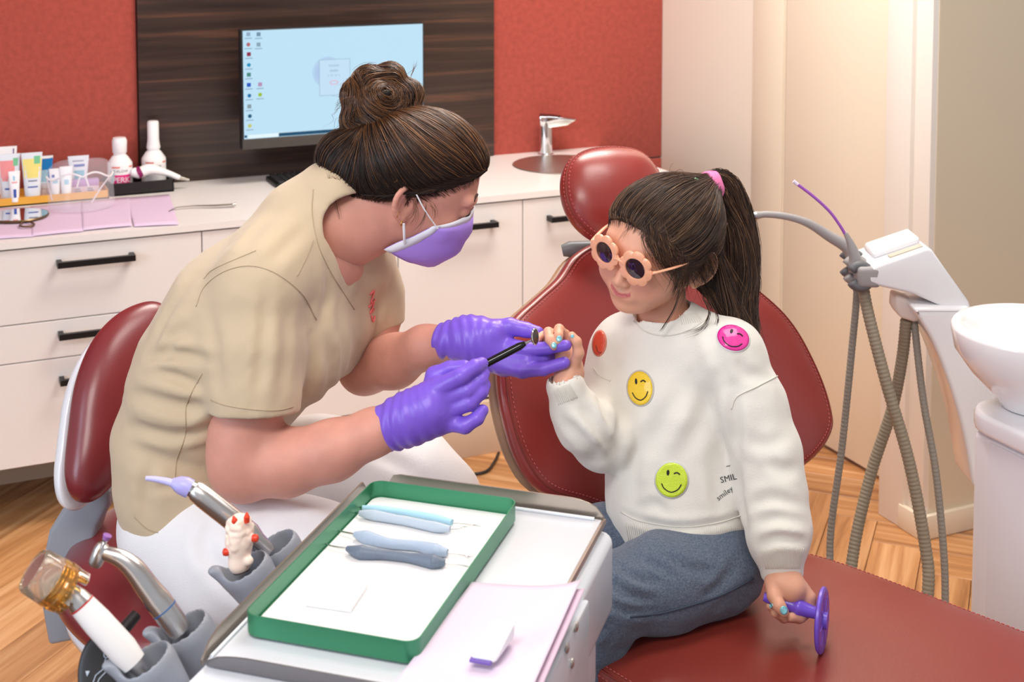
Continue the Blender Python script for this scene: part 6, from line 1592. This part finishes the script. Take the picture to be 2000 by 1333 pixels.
for _ in range(90):
    i = rg.integers(len(sd)); p = sd[i]; d = vgrad(gv, p[None])[0]; q = unit(flowG(p[None])[0]+.5*rg.normal(size=3)); L_ = rg.uniform(.01, .03); fl.append(np.array([p+q*L_*t_+d*.007*sin(pi*t_) for t_ in np.linspace(0, 1, 18)]))
strands('loose_hairs', fl, rg.uniform(.0002, .00042, len(fl)), gcols(len(fl), .25), M_hairG, ghair)
# ------------------------------------------------------------ sweater
M_swt = mat('white_sweater', (230, 226, 216), .9, sheen=.3, bump=.25, bscale=520)
sv = Vol()
sv.chain([W(1302, 655, 2.135), W(1308, 720, 2.13), W(1315, 800, 2.12), W(1325, 900, 2.11), W(1333, 990, 2.10), W(1336, 1040, 2.10)], [.052, .078, .090, .094, .098, .086], .03, glat, [1.3, 1.3, 1.15, 1.12, 1.12, 1.12])
sv.add(cone(W(1300, 655, 2.125), W(1292, 607, 2.11), .050, .044), .014)
sv.add(cone(W(1222, 672, 2.155), W(1300, 665, 2.13), .046, .055), .03); sv.add(cone(W(1300, 662, 2.13), W(1420, 692, 2.06), .055, .056), .03)
# her right sleeve: upper arm down, forearm up to the cuff
limb(sv, [(1208, 690, 2.15, .049), (1190, 780, 2.12, .047), (1178, 858, 2.075, .046)], .018)
limb(sv, [(1176, 852, 2.07, .044), (1142, 830, 2.04, .040), (1118, 800, 2.032, .034)], .02); limb(sv, [(1122, 800, 2.032, .0310), (1105, 756, 2.028, .0290)], .007)
# her left sleeve
limb(sv, [(1420, 700, 2.06, .056), (1462, 790, 2.04, .054), (1497, 890, 2.015, .050), (1512, 960, 1.995, .046), (1520, 1030, 1.975, .044), (1520, 1062, 1.965, .042)], .016)
limb(sv, [(1522, 1060, 1.965, .034), (1527, 1116, 1.955, .0305)], .007)
sv.add(cone(W(1102, 742, 2.028), W(1112, 772, 2.03), .0226, .0160), .002, 's')
sv.add(cone(W(1529, 1132, 1.952), W(1525, 1100, 1.957), .0265, .022), .002, 's')
sv.add(cone(W(1296, 612, 2.113), W(1284, 560, 2.10), .0405, .050), .003, 's')
hemn = unit(UPV+RD(0, 0, 0)); sv.add(boxcut(W(1336, 1095, 2.10)-UPV*.052, (UPV, RT, FL), (.045, .16, .16)), .004, 's')
rib = lambda X, Y, Z: 0
_c1, _c2 = W(1108, 765, 2.03), W(1528, 1110, 1.955)
def sdisp(X, Y, Z):
    f_ = 1
    for c in (_c1, _c2): f_ = f_*np.clip((np.sqrt((X-c[0])**2+(Y-c[1])**2+(Z-c[2])**2)-.035)/.04, 0, 1)
    return (wrink(X, Y, Z, .0040, 30, 41, RT*.8+UPV*.5)+wrink(X, Y, Z, .0008, 100, 5))*f_
sfold = folds(sv, [([(1432, 760), (1438, 840), (1440, 900)], .009, .007), ([(1438, 900), (1448, 970), (1458, 1030)], .010, .008), ([(1215, 800), (1205, 860), (1200, 920)], .009, .006), ([(1130, 790), (1165, 830), (1195, 880)], .008, .006), ([(1095, 815), (1130, 850), (1175, 900)], .008, .005),
    ([(1160, 740), (1180, 800), (1200, 850)], .008, .004), ([(1330, 760), (1290, 830), (1260, 900)], .012, .0045), ([(1400, 740), (1370, 820), (1330, 900)], .012, .0040), ([(1390, 900), (1400, 960), (1410, 1010)], .010, .0035), ([(1250, 850), (1240, 920), (1235, 980)], .010, .003),
    ([(1215, 1004), (1260, 1022), (1330, 1032), (1400, 1024), (1448, 1010)], .006, .004), ([(1482, 1066), (1520, 1052), (1572, 1058)], .006, .006), ([(1470, 985), (1510, 975), (1560, 990)], .008, .005), ([(1478, 1020), (1520, 1012), (1575, 1022)], .007, .005), ([(1500, 900), (1530, 920), (1562, 915)], .008, .004),
    ([(1460, 860), (1500, 870), (1540, 850)], .009, .0035), ([(1440, 700), (1460, 730), (1500, 745)], .008, .0035), ([(1385, 640), (1400, 690), (1420, 740)], .010, .0035), ([(1210, 640), (1200, 690), (1200, 740)], .010, .0035), ([(1240, 1000), (1280, 985), (1300, 1000)], .007, .003)])
sdisp0 = sdisp
def sdisp(X, Y, Z): return sdisp0(X, Y, Z)+sfold(X, Y, Z)
sv.disp = sdisp
V, Q = sv.mesh(.0033, sdisp, 2); sw = qmesh('sweater', V, Q, M_swt, gt)
M_rib = mat('sweater_seam', (222, 217, 206), .9)
for pts in ([(1238, 628), (1262, 648), (1300, 656), (1345, 646), (1382, 622)], [(1160, 720), (1172, 735), (1192, 745)], [(1428, 800), (1440, 775), (1480, 755), (1518, 735)], [(1213, 1000), (1250, 1018), (1330, 1030), (1400, 1022), (1446, 1008)]):
    line_decal('seam', sv, pts, .0011, M_rib, sw, .0005)
mb = MB()
def ribs(pa_, pb_, n, r_=.0005):
    for k in range(n):
        f_ = k/(n-1); a = np.array(pa_[0])*(1-f_)+np.array(pa_[1])*f_; b = np.array(pb_[0])*(1-f_)+np.array(pb_[1])*f_
        S = np.linspace(a, b, 8); P = march(sv, S[:, 0], S[:, 1]); 
        if np.ptp((P-CAM) @ FW) > .06: continue
        P = P+vgrad(sv, P)*.0002; mb.tube(P, r_, 4)
ribs(((1222, 1022), (1450, 1030)), ((1228, 1056), (1452, 1066)), 58); ribs(((1484, 1072), (1570, 1070)), ((1496, 1112), (1562, 1112)), 26); ribs(((1092, 792), (1128, 778)), ((1080, 760), (1112, 750)), 12); ribs(((1268, 622), (1360, 612)), ((1262, 646), (1372, 628)), 26)
o = mb.build('rib_knit', M_rib, sw); o['kind'] = 'stuff'
# smiley patches
M_blkp = mat('patch_black', (24, 22, 20), .5)
def smiley(cx, cy, rx, ry, col, edge, rot=0, wink=True, feat=True, bumpy=.6):
    ed = disc_decal('patch', sv, cx, cy, rx+3, ry+3, mat('patch_edge_%d' % cx, edge, .7), sw, .0010, rot, 7, 36)
    m_ = mat('sequin_%d' % cx, col, .25, bump=bumpy, bscale=900, coat=.6, spec=.8)
    d_ = disc_decal('patch_face', sv, cx, cy, rx, ry, m_, ed, .0018, rot, 7, 36)
    if not feat: return
    c, s_ = cos(rot), sin(rot); Tp = lambda u, v_: (cx+(u*rx)*c-(v_*ry)*s_, cy+(u*rx)*s_+(v_*ry)*c)
    line_decal('smile', sv, [Tp(-.62, .22), Tp(-.42, .52), Tp(0, .70), Tp(.42, .52), Tp(.62, .22)], .0008, M_blkp, ed, .0022)
    disc_decal('eye', sv, *Tp(-.25, -.42), rx*.09, ry*.17, M_blkp, ed, .0024, rot, 3, 12)
    line_decal('wink', sv, [Tp(.12, -.38), Tp(.32, -.44), Tp(.50, -.34)], .0010, M_blkp, ed, .0022)
smiley(1251, 759, 24, 33, (250, 208, 10), (200, 196, 188), -.08)
smiley(1312, 938, 31, 34, (212, 236, 40), (208, 208, 200), .05)
smiley(1432, 661, 31, 24, (240, 28, 158), (246, 240, 240), .35)
smiley(1171, 671, 11, 23, (222, 72, 34), (214, 130, 110), .1, feat=False)
line_decal('patch_mark', sv, [(1166, 676), (1170, 688), (1176, 690)], .0007, mat('patch_dark', (120, 40, 20), .5), sw, .0024)
M_ink = mat('print_ink', (50, 60, 66), .6)
def wtext(s_, size, cx, cy, rot):
    c, sn = cos(rot), sin(rot)
    def f(u, v_):
        x = cx+u*c+v_*sn; y = cy+u*sn-v_*c; return (x, y)
    cu = bpy.data.curves.new('t', 'FONT'); cu.body = s_; cu.size = size; cu.align_x = 'CENTER'; cu.resolution_u = 2; ob = bpy.data.objects.new('t', cu); COL.objects.link(ob); bpy.context.view_layer.update()
    me = bpy.data.meshes.new_from_object(ob.evaluated_get(bpy.context.evaluated_depsgraph_get())); bpy.data.objects.remove(ob)
    q = [f(v_.co.x, v_.co.y) for v_ in me.vertices]; P = march(sv, [a[0] for a in q], [a[1] for a in q]); P = P+vgrad(sv, P)*.0010
    for v_, p in zip(me.vertices, P): v_.co = Vector(p)
    me.name = 'sweater_print'; link(me, 'sweater_print', sw, M_ink, False)
wtext('SMIL', 17, 1424, 940, -.25); wtext('smiley', 15, 1418, 968, -.62); wtext('~', 16, 1424, 915, -.3)
# ------------------------------------------------------------ jeans
M_jean = mat('washed_denim', (76, 88, 108), .9, bump=.6, bscale=480, var=.30, vscale=380, sheen=.2, rgb2=(104, 114, 130))
jv = Vol()
jv.chain([W(1336, 1010, 2.10), W(1338, 1085, 2.09)], [.070, .078], .03, glat, 1.2)
limb(jv, [(1400, 1105, 2.03, .072), (1290, 1140, 1.985, .066), (1190, 1168, 1.945, .056), (1168, 1185, 1.935, .054), (1140, 1330, 1.95, .052), (1110, 1480, 1.98, .050)], .022)
limb(jv, [(1290, 1065, 2.13, .070), (1190, 1065, 2.12, .058), (1120, 1080, 2.11, .054), (1095, 1280, 2.14, .050), (1075, 1420, 2.16, .048)], .022)
jfold = folds(jv, [([(1200, 1100), (1240, 1130), (1290, 1140)], .006, .005), ([(1180, 1130), (1220, 1160), (1280, 1175)], .006, .005), ([(1300, 1080), (1340, 1110), (1400, 1120)], .007, .004), ([(1190, 1180), (1230, 1195), (1300, 1195)], .005, .005), ([(1170, 1210), (1160, 1240), (1150, 1270)], .006, .005), ([(1440, 1100), (1410, 1140), (1370, 1170)], .007, .005), ([(1240, 1085), (1280, 1105), (1330, 1130)], .005, .004), ([(1200, 1215), (1175, 1235), (1150, 1250)], .005, .004)])
def jdisp(X, Y, Z): return wrink(X, Y, Z, .0040, 60, 77, RT*.4+UPV*.8)+wrink(X, Y, Z, .0012, 140, 8)+jfold(X, Y, Z)
V, Q = jv.mesh(.004, jdisp, 2); je = qmesh('jeans', V, Q, M_jean, gt)
line_decal('side_seam', jv, [(1470, 1130), (1400, 1165), (1300, 1195), (1230, 1205)], .0013, mat('jean_seam', (60, 70, 86), .9), je, .002)
for (x, y, d) in ((1085, 1540, 1.98), (1055, 1480, 2.16)):
    p = W(x, y, d); cushion('shoe', [p+RT*(-.03+.09*cos(a))+FL*.034*sin(a) for a in np.linspace(0, 2*pi, 14, endpoint=False)], M_shoe, gt, UPV, .035, .03, None, p=3, rings=8, n=3)
# purple hand mirror she holds
M_pur = mat('violet_plastic', (118, 84, 214), .32, coat=.25, coatr=.3)
dc = W(1604, 1212, 1.91); dn = unit(RD(.92, -.38, .02))
t = thing('hand_mirror', dc, 'violet plastic hand mirror held against the seat by the girl', 'mirror')
lathe('mirror_disc', [(.0001, -.003), (.034, -.003), (.041, -.0026), (.0435, -.0005), (.0435, .0025), (.041, .0042), (.034, .0040), (.0001, .0038)], dc, M_pur, t, 48, axis=dn)
lathe('hub', [(.012, .003), (.011, .009), (.0001, .0095)], dc, M_pur, t, 24, axis=dn)
for k in range(8):
    a = 2*pi*k/8; r1_ = unit(np.cross(dn, UPV)); r2_ = np.cross(dn, r1_); e_ = r1_*cos(a)+r2_*sin(a); tube('ridge', [dc+dn*.0038+e_*.013, dc+dn*.0038+e_*.033], .0009, M_pur, t, 6)
h0 = dc-dn*.003+UPV*.008; h1_ = W(1492, 1166, 1.935)
tube('mirror_grip', spline([h0, h0*.7+h1_*.3, h0*.45+h1_*.55, h1_], 6), np.interp(np.linspace(0, 1, 19), [0, .25, .45, .55, .9, 1], [.0075, .0095, .0125, .0095, .0085, .006]), M_pur, t, 16)
# power cable on the floor behind
cb3 = spline([onZ(800, 905, .02)+UPV*.25, onZ(802, 900, .006)+UPV*.02, onZ(850, 940, .006), onZ(900, 930, .006), onZ(950, 921, .006), onZ(968, 900, .006), onZ(975, 870, .006)+UPV*.05, onZ(978, 850, .006)+UPV*.1], 8)
cc_ = spline([W(812, 845, 3.35), onZ(795, 925, .006), onZ(850, 948, .006), onZ(905, 930, .006), onZ(948, 922, .006), onZ(966, 902, .006), onZ(974, 885, .006)], 8)
o = tube('power_cable', cc_, .0042, M_bt, None, 8); tag(o, 'thin black cable lying on the wooden floor beside the red backrest', 'cable')
